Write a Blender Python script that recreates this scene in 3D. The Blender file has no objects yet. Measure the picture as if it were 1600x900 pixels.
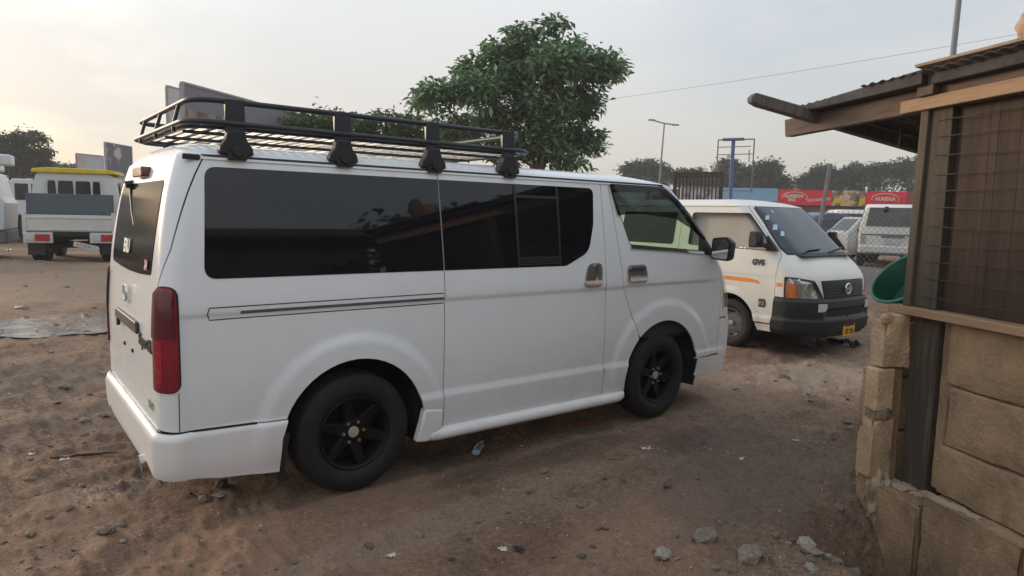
import bpy, bmesh, math, random
import numpy as np
from mathutils import Vector, Matrix, Euler
from mathutils.geometry import delaunay_2d_cdt

random.seed(7)
RNG = np.random.default_rng(7)
scene = bpy.context.scene
COL = scene.collection

# ------------------------------------------------------------------ camera
# world frame: x = forward axis of the big van, y = to its left, z up, metres; its front axle is at x = 0
CAM_LOC = np.array([-4.1838, -4.3071, 1.5824])
YAW, PITCH, ROLL, FPX = 0.9119, -0.1063, 0.0221, 1070.46      # focal length in pixels of a 1600 px wide picture
def cam_axes():
    cy, sy, cp, sp = math.cos(YAW), math.sin(YAW), math.cos(PITCH), math.sin(PITCH)
    d = np.array([cp * cy, cp * sy, sp]); r = np.array([sy, -cy, 0.0]); u = np.cross(r, d)
    c, s = math.cos(ROLL), math.sin(ROLL)
    return c * r + s * u, -s * r + c * u, d
CR, CU, CD = cam_axes()
cam = bpy.data.cameras.new('camera'); cam_ob = bpy.data.objects.new('camera', cam); COL.objects.link(cam_ob)
cam.sensor_width = 36.0; cam.lens = FPX / 1600 * 36.0; cam.clip_start = 0.05; cam.clip_end = 3000
mw = Matrix.Identity(4)
for i in range(3):
    mw[i][0], mw[i][1], mw[i][2], mw[i][3] = CR[i], CU[i], -CD[i], CAM_LOC[i]
cam_ob.matrix_world = mw
scene.camera = cam_ob

# ------------------------------------------------------------------ sky, sun, exposure
SUN_AZ, SUN_EL = math.radians(111), math.radians(12)           # azimuth counter-clockwise from +x
world = bpy.data.worlds.new('World'); scene.world = world; world.use_nodes = True
wn, wl = world.node_tree.nodes, world.node_tree.links
wn.clear()
wo = wn.new('ShaderNodeOutputWorld'); bg = wn.new('ShaderNodeBackground')
sky = wn.new('ShaderNodeTexSky'); sky.sky_type = 'NISHITA'; sky.sun_disc = False
sky.sun_elevation = SUN_EL; sky.sun_rotation = math.pi / 2 - SUN_AZ
sky.air_density = 1.0; sky.dust_density = 3.5; sky.ozone_density = 1.5; sky.altitude = 50
# thin even cloud veil over the whole sky (soft noise in direction space), paler where the veil is thicker
geo = wn.new('ShaderNodeTexCoord')
mp = wn.new('ShaderNodeMapping'); mp.inputs['Scale'].default_value = (1.0, 1.0, 3.2)
nz = wn.new('ShaderNodeTexNoise'); nz.inputs['Scale'].default_value = 1.6; nz.inputs['Detail'].default_value = 6; nz.inputs['Roughness'].default_value = .55
cr = wn.new('ShaderNodeValToRGB')
cr.color_ramp.elements[0].position = .34; cr.color_ramp.elements[0].color = (0, 0, 0, 1)
cr.color_ramp.elements[1].position = .62; cr.color_ramp.elements[1].color = (.34, .34, .34, 1)
vramp = wn.new('ShaderNodeValToRGB')      # warm grey haze low down, cooler thin cloud higher up, the same all the way round
ve = vramp.color_ramp.elements
ve[0].position = .0; ve[0].color = (.66, .585, .52, 1); ve[1].position = .55; ve[1].color = (.86, .93, 1.0, 1); vk = ve.new(.16); vk.color = (.70, .68, .66, 1)
veil = wn.new('ShaderNodeVectorMath'); veil.operation = 'SCALE'; veil.inputs['Scale'].default_value = 5.0
mixn = wn.new('ShaderNodeMix'); mixn.data_type = 'RGBA'
wl.new(geo.outputs['Generated'], mp.inputs['Vector']); wl.new(mp.outputs[0], nz.inputs['Vector'])
sepd = wn.new('ShaderNodeSeparateXYZ')
addf = wn.new('ShaderNodeMath'); addf.operation = 'ADD'; addf.use_clamp = True
wl.new(geo.outputs['Generated'], sepd.inputs[0]); wl.new(sepd.outputs['Z'], vramp.inputs['Fac']); wl.new(vramp.outputs['Color'], veil.inputs[0])
wl.new(nz.outputs['Fac'], cr.inputs['Fac']); wl.new(cr.outputs['Color'], addf.inputs[0]); addf.inputs[1].default_value = .58; wl.new(addf.outputs[0], mixn.inputs['Factor'])
wl.new(sky.outputs['Color'], mixn.inputs['A']); wl.new(veil.outputs[0], mixn.inputs['B'])
wl.new(mixn.outputs['Result'], bg.inputs['Color']); wl.new(bg.outputs[0], wo.inputs['Surface'])
bg.inputs['Strength'].default_value = 0.14
sun = bpy.data.lights.new('sun', 'SUN'); sun_ob = bpy.data.objects.new('sun', sun); COL.objects.link(sun_ob)
sun.energy = 1.4; sun.angle = math.radians(14); sun.color = (1.0, .80, .58)
sdir = Vector((math.cos(SUN_AZ) * math.cos(SUN_EL), math.sin(SUN_AZ) * math.cos(SUN_EL), math.sin(SUN_EL)))
sun_ob.rotation_euler = sdir.to_track_quat('Z', 'Y').to_euler(); sun_ob.location = (-6, 4, 9)
vs = scene.view_settings
vs.view_transform = 'Standard'; vs.look = 'None'; vs.exposure = 0.72; vs.gamma = 1.0; vs.use_curve_mapping = False
scene.render.engine = 'CYCLES'
scene.cycles.use_denoising = True
scene.cycles.max_bounces = 8; scene.cycles.transparent_max_bounces = 16
scene.cycles.sample_clamp_indirect = 6.0

# ------------------------------------------------------------------ pixel helpers (directions only)
def ray(u, v):
    return (u - 800) / FPX * CR - (v - 450) / FPX * CU + CD
def at_depth(u, v, depth):
    return CAM_LOC + ray(u, v) * depth
def on_z(u, v, z=0.0):
    r = ray(u, v); return CAM_LOC + r * ((z - CAM_LOC[2]) / r[2])
def smooth(e0, e1, x):
    t = np.clip((np.asarray(x, float) - e0) / (e1 - e0), 0, 1); return t * t * (3 - 2 * t)
def ground_z(x, y):
    """large shape of the yard: a dip by the second van, rising gently away from the camera"""
    x = np.asarray(x, float); y = np.asarray(y, float)
    dist = np.hypot(x - CAM_LOC[0], y - CAM_LOC[1])
    dip = -0.10 * smooth(1.4, 3.0, x) * (1 - smooth(8.0, 13.0, dist))
    return dip + 0.27 * smooth(9.5, 17.0, dist)
def on_ground(u, v):
    z = 0.0
    for _ in range(25):
        p = on_z(u, v, z); z = .5 * z + .5 * float(ground_z(p[0], p[1]))
    return np.array([p[0], p[1], float(ground_z(p[0], p[1]))])

# ------------------------------------------------------------------ object helpers
def link(o, parent=None):
    COL.objects.link(o)
    if parent is not None: o.parent = parent
    return o
def thing(name, label, cat, loc=(0, 0, 0), rz=0.0, group=None):
    o = bpy.data.objects.new(name, None); o.empty_display_size = .2
    link(o); o.location = loc; o.rotation_euler = (0, 0, rz)
    o['label'] = label; o['category'] = cat
    if group: o['group'] = group
    return o
def tag(o, label=None, cat=None, group=None, kind=None):
    if label: o['label'] = label
    if cat: o['category'] = cat
    if group: o['group'] = group
    if kind: o['kind'] = kind
    return o
def copy_tree(o, parent=None):
    c = o.copy(); link(c, parent)
    for ch in list(o.children): copy_tree(ch, c)
    return c

class MB:
    """collects simple shapes, then links them as one mesh object"""
    def __init__(s): s.v, s.f = [], []
    def add(s, v, f):
        n = len(s.v); s.v += [tuple(map(float, p)) for p in v]; s.f += [tuple(i + n for i in q) for q in f]; return s
    def box(s, x0, x1, y0, y1, z0, z1, M=None):
        v = [(x, y, z) for z in (z0, z1) for y in (y0, y1) for x in (x0, x1)]
        if M is not None: v = [tuple(M @ Vector(p)) for p in v]
        return s.add(v, [(0, 2, 3, 1), (4, 5, 7, 6), (0, 1, 5, 4), (2, 6, 7, 3), (0, 4, 6, 2), (1, 3, 7, 5)])
    def hexa(s, bottom, top):
        return s.add(list(bottom) + list(top), [(3, 2, 1, 0), (4, 5, 6, 7), (0, 1, 5, 4), (1, 2, 6, 5), (2, 3, 7, 6), (3, 0, 4, 7)])
    def prism(s, poly, axis, d0, d1):
        n = len(poly)
        def mk(p, d):
            return {'x': (d, p[0], p[1]), 'y': (p[0], d, p[1]), 'z': (p[0], p[1], d)}[axis]
        v = [mk(p, d0) for p in poly] + [mk(p, d1) for p in poly]
        f = [tuple(range(n)), tuple(range(2 * n - 1, n - 1, -1))] + [(i, n + i, n + (i + 1) % n, (i + 1) % n) for i in range(n)]
        return s.add(v, f)
    def tube(s, pts, r, n=8, closed=False, cap=True):
        P = [Vector(p) for p in pts]; m = len(P); rs = r if hasattr(r, '__len__') else [r] * m
        v, f = [], []; up = None
        for i, p in enumerate(P):
            a = P[(i - 1) % m] if (i > 0 or closed) else p; b = P[(i + 1) % m] if (i < m - 1 or closed) else p
            t = (b - a).normalized()
            if up is None:
                up = Vector((0, 0, 1)) if abs(t.z) < .9 else Vector((1, 0, 0))
            x = t.cross(up).normalized(); up = x.cross(t).normalized()
            for k in range(n):
                an = 2 * math.pi * k / n
                v.append(p + (x * math.cos(an) + up * math.sin(an)) * rs[i])
        for i in range(m if closed else m - 1):
            j = (i + 1) % m
            for k in range(n): f.append((i * n + k, i * n + (k + 1) % n, j * n + (k + 1) % n, j * n + k))
        if cap and not closed: f += [tuple(range(n - 1, -1, -1)), tuple((m - 1) * n + k for k in range(n))]
        return s.add(v, f)
    def lathe(s, prof, n=32, axis='y', c=(0, 0, 0), closed=False, a0=0.0, a1=2 * math.pi):
        full = abs(a1 - a0 - 2 * math.pi) < 1e-6; m = len(prof); v, f = [], []
        cnt = n if full else n + 1
        for k in range(cnt):
            an = a0 + (a1 - a0) * k / n; ca, sa = math.cos(an), math.sin(an)
            for (r, h) in prof:
                q = {'y': (r * ca, h, r * sa), 'z': (r * ca, r * sa, h), 'x': (h, r * ca, r * sa)}[axis]
                v.append((q[0] + c[0], q[1] + c[1], q[2] + c[2]))
        for k in range(n):
            k2 = (k + 1) % cnt
            for i in range(m if closed else m - 1):
                j = (i + 1) % m; f.append((k * m + i, k * m + j, k2 * m + j, k2 * m + i))
        return s.add(v, f)
    def grid(s, fn, nu, nv, closed_u=False):
        v = [fn(i / (nu if closed_u else nu - 1), j / (nv - 1)) for i in range(nu) for j in range(nv)]; f = []
        for i in range(nu if closed_u else nu - 1):
            for j in range(nv - 1):
                a = i * nv + j; b = ((i + 1) % nu) * nv + j; f.append((a, b, b + 1, a + 1))
        return s.add(v, f)
    def mesh(s, name):
        me = bpy.data.meshes.new(name); me.from_pydata(s.v, [], s.f); me.update()
        bm = bmesh.new(); bm.from_mesh(me); bmesh.ops.recalc_face_normals(bm, faces=bm.faces); bm.to_mesh(me); bm.free()
        return me
    def build(s, name, mat, parent=None, smooth=None, bevel=0.0, loc=None, rot=None, segs=2):
        me = s.mesh(name); o = bpy.data.objects.new(name, me); link(o, parent)
        if mat is not None: me.materials.append(mat)
        if smooth is not None: shade(me, smooth)
        if bevel:
            b = o.modifiers.new('bevel', 'BEVEL'); b.width = bevel; b.segments = segs; b.limit_method = 'ANGLE'; b.angle_limit = math.radians(40)
            if smooth is None: shade(me, 40)
        if loc is not None: o.location = loc
        if rot is not None: o.rotation_euler = rot
        return o
def shade(me, angle=40):
    me.polygons.foreach_set('use_smooth', [True] * len(me.polygons))
    if angle < 180:
        bm = bmesh.new(); bm.from_mesh(me); a = math.radians(angle)
        for e in bm.edges:
            e.smooth = not (len(e.link_faces) == 2 and e.calc_face_angle(0) > a)
        bm.to_mesh(me); bm.free()
def text_mesh(name, body, size, mat, parent=None, loc=(0, 0, 0), rot=None, depth=.002, M=None, spacing=1.0, shear=0.0, align='CENTER', scale=(1, 1, 1), bold=0.0):
    cu = bpy.data.curves.new(name, 'FONT'); cu.body = body; cu.size = size; cu.extrude = depth; cu.align_x = align; cu.align_y = 'CENTER'
    cu.space_character = spacing; cu.shear = shear; cu.resolution_u = 3; cu.offset = bold
    t = bpy.data.objects.new(name, cu); COL.objects.link(t)
    bpy.context.view_layer.update()
    me = bpy.data.meshes.new_from_object(t); bpy.data.objects.remove(t); me.materials.clear(); me.materials.append(mat)
    o = bpy.data.objects.new(name, me); link(o, parent)
    if M is not None: o.matrix_local = M
    else:
        o.location = loc
        if rot: o.rotation_euler = rot
    if scale != (1, 1, 1): o.scale = scale
    return o

# ------------------------------------------------------------------ materials
MATS = {}
def mat(name, col, rough=.6, metal=0.0, var=.12, scale=6.0, bump=0.0, bscale=None, spec=.5, coat=0.0, col2=None, mixpos=(.4, .65), detail=5, trans=0.0, ior=1.45, emit=None, stretch=None, rvar=0.0, per_object=0.0):
    m = bpy.data.materials.new(name); m.use_nodes = True; N, L = m.node_tree.nodes, m.node_tree.links
    b = N['Principled BSDF']
    b.inputs['Roughness'].default_value = rough; b.inputs['Metallic'].default_value = metal
    b.inputs['Specular IOR Level'].default_value = spec; b.inputs['Coat Weight'].default_value = coat; b.inputs['Coat Roughness'].default_value = .06
    b.inputs['Transmission Weight'].default_value = trans; b.inputs['IOR'].default_value = ior
    tc = N.new('ShaderNodeTexCoord'); vec = tc.outputs['Object']
    if stretch:
        mpn = N.new('ShaderNodeMapping'); mpn.inputs['Scale'].default_value = stretch; L.new(vec, mpn.inputs['Vector']); vec = mpn.outputs[0]
    n1 = N.new('ShaderNodeTexNoise'); n1.inputs['Scale'].default_value = scale; n1.inputs['Detail'].default_value = detail; n1.inputs['Roughness'].default_value = .6
    L.new(vec, n1.inputs['Vector'])
    c = np.array(col, float)
    ramp = N.new('ShaderNodeValToRGB'); e = ramp.color_ramp.elements
    if col2 is None:
        lo, hi = c * (1 - var), np.minimum(c * (1 + var), .95); e[0].position, e[1].position = .3, .7
    else:
        lo, hi = c, np.array(col2, float); e[0].position, e[1].position = mixpos
    e[0].color = (*lo, 1); e[1].color = (*hi, 1)
    L.new(n1.outputs['Fac'], ramp.inputs['Fac']); out = ramp.outputs['Color']
    if per_object:
        oi = N.new('ShaderNodeObjectInfo'); mr = N.new('ShaderNodeMapRange'); mr.inputs['To Min'].default_value = 1 - per_object; mr.inputs['To Max'].default_value = 1 + per_object
        L.new(oi.outputs['Random'], mr.inputs['Value'])
        hs = N.new('ShaderNodeHueSaturation'); L.new(mr.outputs[0], hs.inputs['Value']); L.new(out, hs.inputs['Color']); out = hs.outputs['Color']
    L.new(out, b.inputs['Base Color'])
    if rvar:
        mr2 = N.new('ShaderNodeMapRange'); mr2.inputs['To Min'].default_value = max(rough - rvar, .02); mr2.inputs['To Max'].default_value = min(rough + rvar, 1)
        L.new(n1.outputs['Fac'], mr2.inputs['Value']); L.new(mr2.outputs[0], b.inputs['Roughness'])
    if bump:
        n2 = N.new('ShaderNodeTexNoise'); n2.inputs['Scale'].default_value = bscale or scale * 4; n2.inputs['Detail'].default_value = 6; L.new(vec, n2.inputs['Vector'])
        bp = N.new('ShaderNodeBump'); bp.inputs['Strength'].default_value = 1.0; bp.inputs['Distance'].default_value = bump
        L.new(n2.outputs['Fac'], bp.inputs['Height']); L.new(bp.outputs[0], b.inputs['Normal'])
    if emit: b.inputs['Emission Color'].default_value = (*emit[:3], 1); b.inputs['Emission Strength'].default_value = emit[3]
    MATS[name] = m
    return m

def dusty_paint(name, col, rough, dirt=(.30, .24, .19), zlo=.15, zhi=.75, amount=.45, coat=.3):
    """vehicle paint with road dust that clings to the lower body (real dirt, uneven)"""
    m = mat(name, col, rough=rough, var=.025, scale=1.6, coat=coat, spec=.5); N, L = m.node_tree.nodes, m.node_tree.links
    b = N['Principled BSDF']; src = b.inputs['Base Color'].links[0].from_socket
    tc = N.new('ShaderNodeTexCoord'); sep = N.new('ShaderNodeSeparateXYZ'); L.new(tc.outputs['Object'], sep.inputs[0])
    mr = N.new('ShaderNodeMapRange'); mr.inputs['From Min'].default_value = zhi; mr.inputs['From Max'].default_value = zlo; mr.inputs['To Min'].default_value = 0; mr.inputs['To Max'].default_value = amount
    mr.clamp = True; L.new(sep.outputs['Z'], mr.inputs['Value'])
    nz = N.new('ShaderNodeTexNoise'); nz.inputs['Scale'].default_value = 5; nz.inputs['Detail'].default_value = 8; nz.inputs['Roughness'].default_value = .7; L.new(tc.outputs['Object'], nz.inputs['Vector'])
    mm = N.new('ShaderNodeMath'); mm.operation = 'MULTIPLY'; L.new(mr.outputs[0], mm.inputs[0]); L.new(nz.outputs['Fac'], mm.inputs[1])
    nf = N.new('ShaderNodeTexNoise'); nf.inputs['Scale'].default_value = 2.2; nf.inputs['Detail'].default_value = 7; nf.inputs['Roughness'].default_value = .65; L.new(tc.outputs['Object'], nf.inputs['Vector'])
    mf = N.new('ShaderNodeMapRange'); mf.inputs['From Min'].default_value = .5; mf.inputs['From Max'].default_value = .8; mf.inputs['To Max'].default_value = .10; L.new(nf.outputs['Fac'], mf.inputs['Value'])
    ad = N.new('ShaderNodeMath'); ad.operation = 'ADD'; L.new(mm.outputs[0], ad.inputs[0]); L.new(mf.outputs[0], ad.inputs[1])
    mx = N.new('ShaderNodeMix'); mx.data_type = 'RGBA'; mx.inputs['B'].default_value = (*dirt, 1)
    L.new(ad.outputs[0], mx.inputs['Factor']); L.new(src, mx.inputs['A']); L.new(mx.outputs['Result'], b.inputs['Base Color'])
    rr = N.new('ShaderNodeMapRange'); rr.inputs['From Max'].default_value = .4; rr.inputs['To Min'].default_value = rough; rr.inputs['To Max'].default_value = .75; L.new(ad.outputs[0], rr.inputs['Value']); L.new(rr.outputs[0], b.inputs['Roughness'])
    return m
def clear_glass(name, col, rough=.02):
    """thin pane: tinted see-through plus mirror reflection by Fresnel"""
    m = bpy.data.materials.new(name); m.use_nodes = True; N, L = m.node_tree.nodes, m.node_tree.links; N.clear()
    o = N.new('ShaderNodeOutputMaterial'); t = N.new('ShaderNodeBsdfTransparent'); g = N.new('ShaderNodeBsdfGlossy'); f = N.new('ShaderNodeFresnel'); mx = N.new('ShaderNodeMixShader')
    t.inputs['Color'].default_value = (*col, 1); g.inputs['Roughness'].default_value = rough; 
    gm = N.new('ShaderNodeNewGeometry'); mr = N.new('ShaderNodeMapRange'); mr.inputs['To Min'].default_value = 1.5; mr.inputs['To Max'].default_value = 1 / 1.5; L.new(gm.outputs['Backfacing'], mr.inputs['Value']); L.new(mr.outputs[0], f.inputs['IOR'])   # a pane has two faces: no total reflection from inside
    L.new(f.outputs[0], mx.inputs[0]); L.new(t.outputs[0], mx.inputs[1]); L.new(g.outputs[0], mx.inputs[2]); L.new(mx.outputs[0], o.inputs['Surface'])
    MATS[name] = m; return m

VAN_WHITE = dusty_paint('white_van_paint', (.84, .855, .865), .20, amount=.62)
OLD_WHITE = dusty_paint('cream_white_paint', (.74, .72, .66), .32, amount=.6, zlo=.1, zhi=.9, coat=.15)
BUMPER_WHITE = dusty_paint('white_bumper_paint', (.85, .85, .84), .3, amount=.5, zlo=.1, zhi=.55)
TRUCK_WHITE = dusty_paint('worn_truck_paint', (.62, .64, .62), .45, amount=.7, zlo=.3, zhi=1.6, coat=.05)
BLACK_GAP = mat('panel_gap_black', (.012, .012, .013), .8)
BLACK_TRIM = mat('black_plastic_trim', (.022, .023, .025), .5, var=.2)
BLACK_RACK = mat('black_powder_coat', (.030, .034, .040), .45, var=.2, scale=20, bump=.0006, bscale=120)
RUBBER = mat('tyre_rubber', (.011, .011, .011), .75, var=.3, scale=9, bump=.001, bscale=60, col2=(.032, .028, .024), mixpos=(.48, .85))
RIM_BLACK = mat('black_alloy', (.006, .006, .0065), .5, spec=.25, var=.2)
UNDER = mat('underbody_black', (.015, .014, .013), .9)
TINT = mat('dark_tinted_glass', (.006, .007, .009), .03, var=.1, spec=.62)
TINT_REAR = mat('dusty_dark_rear_glass', (.007, .007, .008), .10, var=.3, scale=4, spec=.3, ior=1.08)
TINT2 = mat('dark_tinted_sliding_pane', (.010, .010, .011), .04, var=.1, spec=.6)
CHROME = mat('chrome', (.75, .76, .78), .12, metal=1.0, var=.04)
STEEL = mat('bare_steel', (.42, .42, .42), .38, metal=1.0, var=.2)
RED_LENS = mat('red_lamp_lens', (.24, .010, .022), .10, var=.2, coat=.6)
RED_DARK = mat('dark_red_lamp_lens', (.10, .008, .020), .10, var=.2, coat=.6)
RED_BRIGHT = mat('bright_red_reflector', (.42, .015, .03), .18, var=.25, scale=40, coat=.4)
AMBER = mat('amber_lens', (.75, .17, .02), .15, var=.3, scale=14, coat=.5)
LAMP_CLEAR = mat('lamp_reflector', (.62, .63, .62), .14, metal=.7, var=.25, scale=9)
GLASS_GREEN = clear_glass('greenish_door_glass', (.74, .84, .74))
GLASS_CLEAR = clear_glass('lamp_cover_glass', (.93, .94, .94))
SMOKE = clear_glass('smoked_visor_plastic', (.10, .115, .14), .05)
LINING = mat('cabin_lining_grey', (.20, .20, .19), .85)
LINING_DARK = mat('cabin_dark_grey', (.045, .045, .047), .85)
SEAT = mat('seat_fabric_grey', (.23, .22, .20), .9, bump=.001)

# ------------------------------------------------------------------ vehicle shells: curved sheet metal cut into panels
def hermite(xs, ys):
    """smooth monotone-ish interpolation through points"""
    xs = np.array(xs, float); ys = np.array(ys, float); h = np.diff(xs); d = np.diff(ys) / h; m = np.zeros(len(xs)); m[0], m[-1] = d[0], d[-1]
    for i in range(1, len(xs) - 1):
        m[i] = 0 if d[i - 1] * d[i] <= 0 else 2 * d[i - 1] * d[i] / (d[i - 1] + d[i])
    def f(x):
        x = np.clip(np.asarray(x, float), xs[0], xs[-1]); i = np.clip(np.searchsorted(xs, x) - 1, 0, len(xs) - 2)
        t = (x - xs[i]) / h[i]; t2, t3 = t * t, t ** 3
        return (2 * t3 - 3 * t2 + 1) * ys[i] + (t3 - 2 * t2 + t) * h[i] * m[i] + (3 * t2 - 2 * t3) * ys[i + 1] + (t3 - t2) * h[i] * m[i + 1]
    return f
class Shell:
    def __init__(s, w, xr, xf, rr, rf, disp=None, bow=0.0):
        s.w, s.xr, s.xf, s.rr, s.rf, s.bow = hermite(*w), hermite(*xr), hermite(*xf), hermite(*rr), hermite(*rf), bow
        s.disp = disp or (lambda a, z: 0 * a)
    def _p(s, a, z):
        w, xr, xf, rr, rf = s.w(z), s.xr(z), s.xf(z), s.rr(z), s.rf(z)
        x0, x1 = xr + rr, xf - rf; q = math.pi / 2
        sr, sf = x0 - a, a - x1
        pr, pf = np.clip(sr / rr, 0, q), np.clip(sf / rf, 0, q)
        x = np.where(sr > 0, x0 - rr * np.sin(pr), np.where(sf > 0, x1 + rf * np.sin(pf), a))
        y = np.where(sr > 0, -(w - rr) - rr * np.cos(pr) + np.maximum(sr - rr * q, 0), np.where(sf > 0, -(w - rf) - rf * np.cos(pf) + np.maximum(sf - rf * q, 0), -w))
        k = np.clip((x - (xf - rf)) / rf, 0, 1)
        x = x - s.bow * k * (y / w) ** 2
        return np.stack([x, y, z], -1)
    def _n(s, fn, a, z, e=1e-3):
        pa = fn(a + e, z) - fn(a - e, z); pz = fn(a, z + e) - fn(a, z - e)
        n = np.cross(pa, pz); return n / np.maximum(np.linalg.norm(n, axis=-1, keepdims=True), 1e-9)
    def surf(s, a, z, off=0.0):
        a = np.asarray(a, float); z = np.asarray(z, float)
        return s._p(a, z) + s._n(s._p, a, z) * (s.disp(a, z) + off)[..., None]
    def normal(s, a, z):
        return s._n(lambda a_, z_: s.surf(a_, z_, 0.0), np.asarray(a, float), np.asarray(z, float), 4e-3)
    def ar(s, y, z):      # unrolled coordinate of the point y (<= 0) on the rear face
        w, xr, rr = float(s.w(z)), float(s.xr(z)), float(s.rr(z)); return xr + rr - rr * math.pi / 2 - (y + w - rr)
    def af(s, y, z):      # the same on the front face
        w, xf, rf = float(s.w(z)), float(s.xf(z)), float(s.rf(z)); return xf - rf + rf * math.pi / 2 + (y + w - rf)
def resample(poly, step, closed=True):
    out = []; n = len(poly)
    for i in range(n if closed else n - 1):
        p, q = np.array(poly[i], float), np.array(poly[(i + 1) % n], float); k = max(1, int(math.ceil(np.linalg.norm(q - p) / step)))
        for j in range(k): out.append(tuple(p + (q - p) * j / k))
    if not closed: out.append(tuple(map(float, poly[-1])))
    return out
def fillet(poly, r):
    """round the corners of a closed polygon; r is one radius or one for each corner"""
    n = len(poly); rs = r if hasattr(r, '__len__') else [r] * n; out = []
    for i in range(n):
        p = np.array(poly[i], float); a = np.array(poly[i - 1], float) - p; b = np.array(poly[(i + 1) % n], float) - p
        la, lb = np.linalg.norm(a), np.linalg.norm(b); a, b = a / la, b / lb
        ang = math.acos(np.clip(a @ b, -1, 1))
        if rs[i] <= 1e-6 or ang > math.pi - .05: out.append(tuple(p)); continue
        t = min(rs[i] / math.tan(ang / 2), la * .48, lb * .48)
        p0, p1 = p + a * t, p + b * t
        for k in range(7):
            u = k / 6; out.append(tuple((1 - u) ** 2 * p0 + 2 * u * (1 - u) * p + u * u * p1))
    return out
def inset(poly, d):
    P = np.array(poly, float); n = len(P); area = 0.5 * np.sum(P[:, 0] * np.roll(P[:, 1], -1) - np.roll(P[:, 0], -1) * P[:, 1])
    sg = 1 if area > 0 else -1; out = []
    for i in range(n):
        e0 = P[i] - P[i - 1]; e1 = P[(i + 1) % n] - P[i]
        n0 = np.array([-e0[1], e0[0]]) / (np.linalg.norm(e0) + 1e-9); n1 = np.array([-e1[1], e1[0]]) / (np.linalg.norm(e1) + 1e-9)
        m = n0 + n1; m /= max(m @ m / 2, .25) ; out.append(tuple(P[i] + sg * d * m))
    return out
def arc(cx, cz, r, a0, a1, n=14, rz=None):
    rz = rz or r
    return [(cx + r * math.cos(math.radians(a0 + (a1 - a0) * k / n)), cz + rz * math.sin(math.radians(a0 + (a1 - a0) * k / n))) for k in range(n + 1)]
def in_poly(P, poly):
    x, y = P[:, 0], P[:, 1]; q = np.array(poly); inside = np.zeros(len(P), bool); j = len(q) - 1
    for i in range(len(q)):
        xi, yi, xj, yj = q[i, 0], q[i, 1], q[j, 0], q[j, 1]
        c = ((yi > y) != (yj > y)) & (x < (xj - xi) * (y - yi) / (yj - yi + 1e-12) + xi); inside ^= c; j = i
    return inside
def loop_dist(P, poly):
    q = np.array(poly); d = np.full(len(P), 1e9)
    for i in range(len(q)):
        a, b = q[i - 1], q[i]; ab = b - a; t = np.clip(((P - a) @ ab) / (ab @ ab + 1e-12), 0, 1); d = np.minimum(d, np.linalg.norm(P - a - t[:, None] * ab, axis=1))
    return d
def panel(sh, name, outer, mt, parent, holes=(), off=0.0, thick=.014, step=.03, side='right', surf=None, normal=None, rim_mat=None):
    """a sheet-metal panel: polygon in unrolled (a, z) space with holes, laid on the curved shell, edges turned inwards.
    side: 'right', 'left' (mirrored) or 'both' (one mesh over the middle)"""
    surf = surf or sh.surf; normal = normal or sh.normal
    loops = [resample(outer, step)] + [resample(h, step) for h in holes]
    V, E = [], []
    for lp in loops:
        n0 = len(V); V += lp; E += [(n0 + i, n0 + (i + 1) % len(lp)) for i in range(len(lp))]
    O = np.array(loops[0]); lo, hi = O.min(0), O.max(0)
    gx, gz = np.meshgrid(np.arange(lo[0] + step * .5, hi[0], step), np.arange(lo[1] + step * .5, hi[1], step))
    G = np.stack([gx.ravel(), gz.ravel()], 1)
    if len(G):
        k = in_poly(G, loops[0])
        for h in loops[1:]: k &= ~in_poly(G, h)
        G = G[k]
        for lp in loops:
            if len(G): G = G[loop_dist(G, lp) > step * .4]
    allv = [Vector(p) for p in V] + [Vector(p) for p in G]
    ov, oe, of, *_ = delaunay_2d_cdt(allv, E, [], 0, 1e-7)
    Q = np.array([tuple(v) for v in ov]); T = np.array([f for f in of])
    cen = Q[T].mean(1); k = in_poly(cen, loops[0])
    for h in loops[1:]: k &= ~in_poly(cen, h)
    T = T[k]
    P = surf(Q[:, 0], Q[:, 1], off); Nn = normal(Q[:, 0], Q[:, 1])
    a, b, c = P[T[:, 0]], P[T[:, 1]], P[T[:, 2]]
    flip = np.einsum('ij,ij->i', np.cross(b - a, c - a), Nn[T].mean(1)) < 0
    T[flip] = T[flip][:, ::-1]
    verts = P.tolist(); faces = [tuple(t) for t in T]; fn = [[Nn[i] for i in t] for t in T]; fm = [0] * len(faces)
    if thick:
        for lp in loops:
            L = np.array(lp); A = surf(L[:, 0], L[:, 1], off); B = surf(L[:, 0], L[:, 1], off - thick); n = len(lp); base = len(verts)
            verts += A.tolist() + B.tolist()
            for i in range(n):
                j = (i + 1) % n
                if side == 'both' and abs(A[i][1]) < 2e-3 and abs(A[j][1]) < 2e-3: continue
                faces.append((base + i, base + j, base + n + j, base + n + i)); fm.append(1 if rim_mat else 0)
                nn = np.cross(A[j] - A[i], B[i] - A[i]); nn /= np.linalg.norm(nn) + 1e-9; fn.append([nn] * 4)
    def flipped():
        mv = [(x, -y, z) for x, y, z in verts]; mf = [tuple(reversed(f)) for f in faces]; mn = [[np.array([q[0], -q[1], q[2]]) for q in reversed(l)] for l in fn]
        return mv, mf, mn
    if side == 'left': verts, faces, fn = flipped()
    elif side == 'both':
        mv, mf, mn = flipped(); k = len(verts); verts = verts + mv; faces = faces + [tuple(i + k for i in f) for f in mf]; fn = fn + mn; fm = fm + fm
    me = bpy.data.meshes.new(name); me.from_pydata([tuple(v) for v in verts], [], faces)
    me.polygons.foreach_set('use_smooth', [True] * len(faces)); me.materials.append(mt)
    if rim_mat: me.materials.append(rim_mat); me.polygons.foreach_set('material_index', fm)
    me.normals_split_custom_set([tuple(x) for l in fn for x in l])
    o = bpy.data.objects.new(name, me); link(o, parent)
    return o
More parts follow.
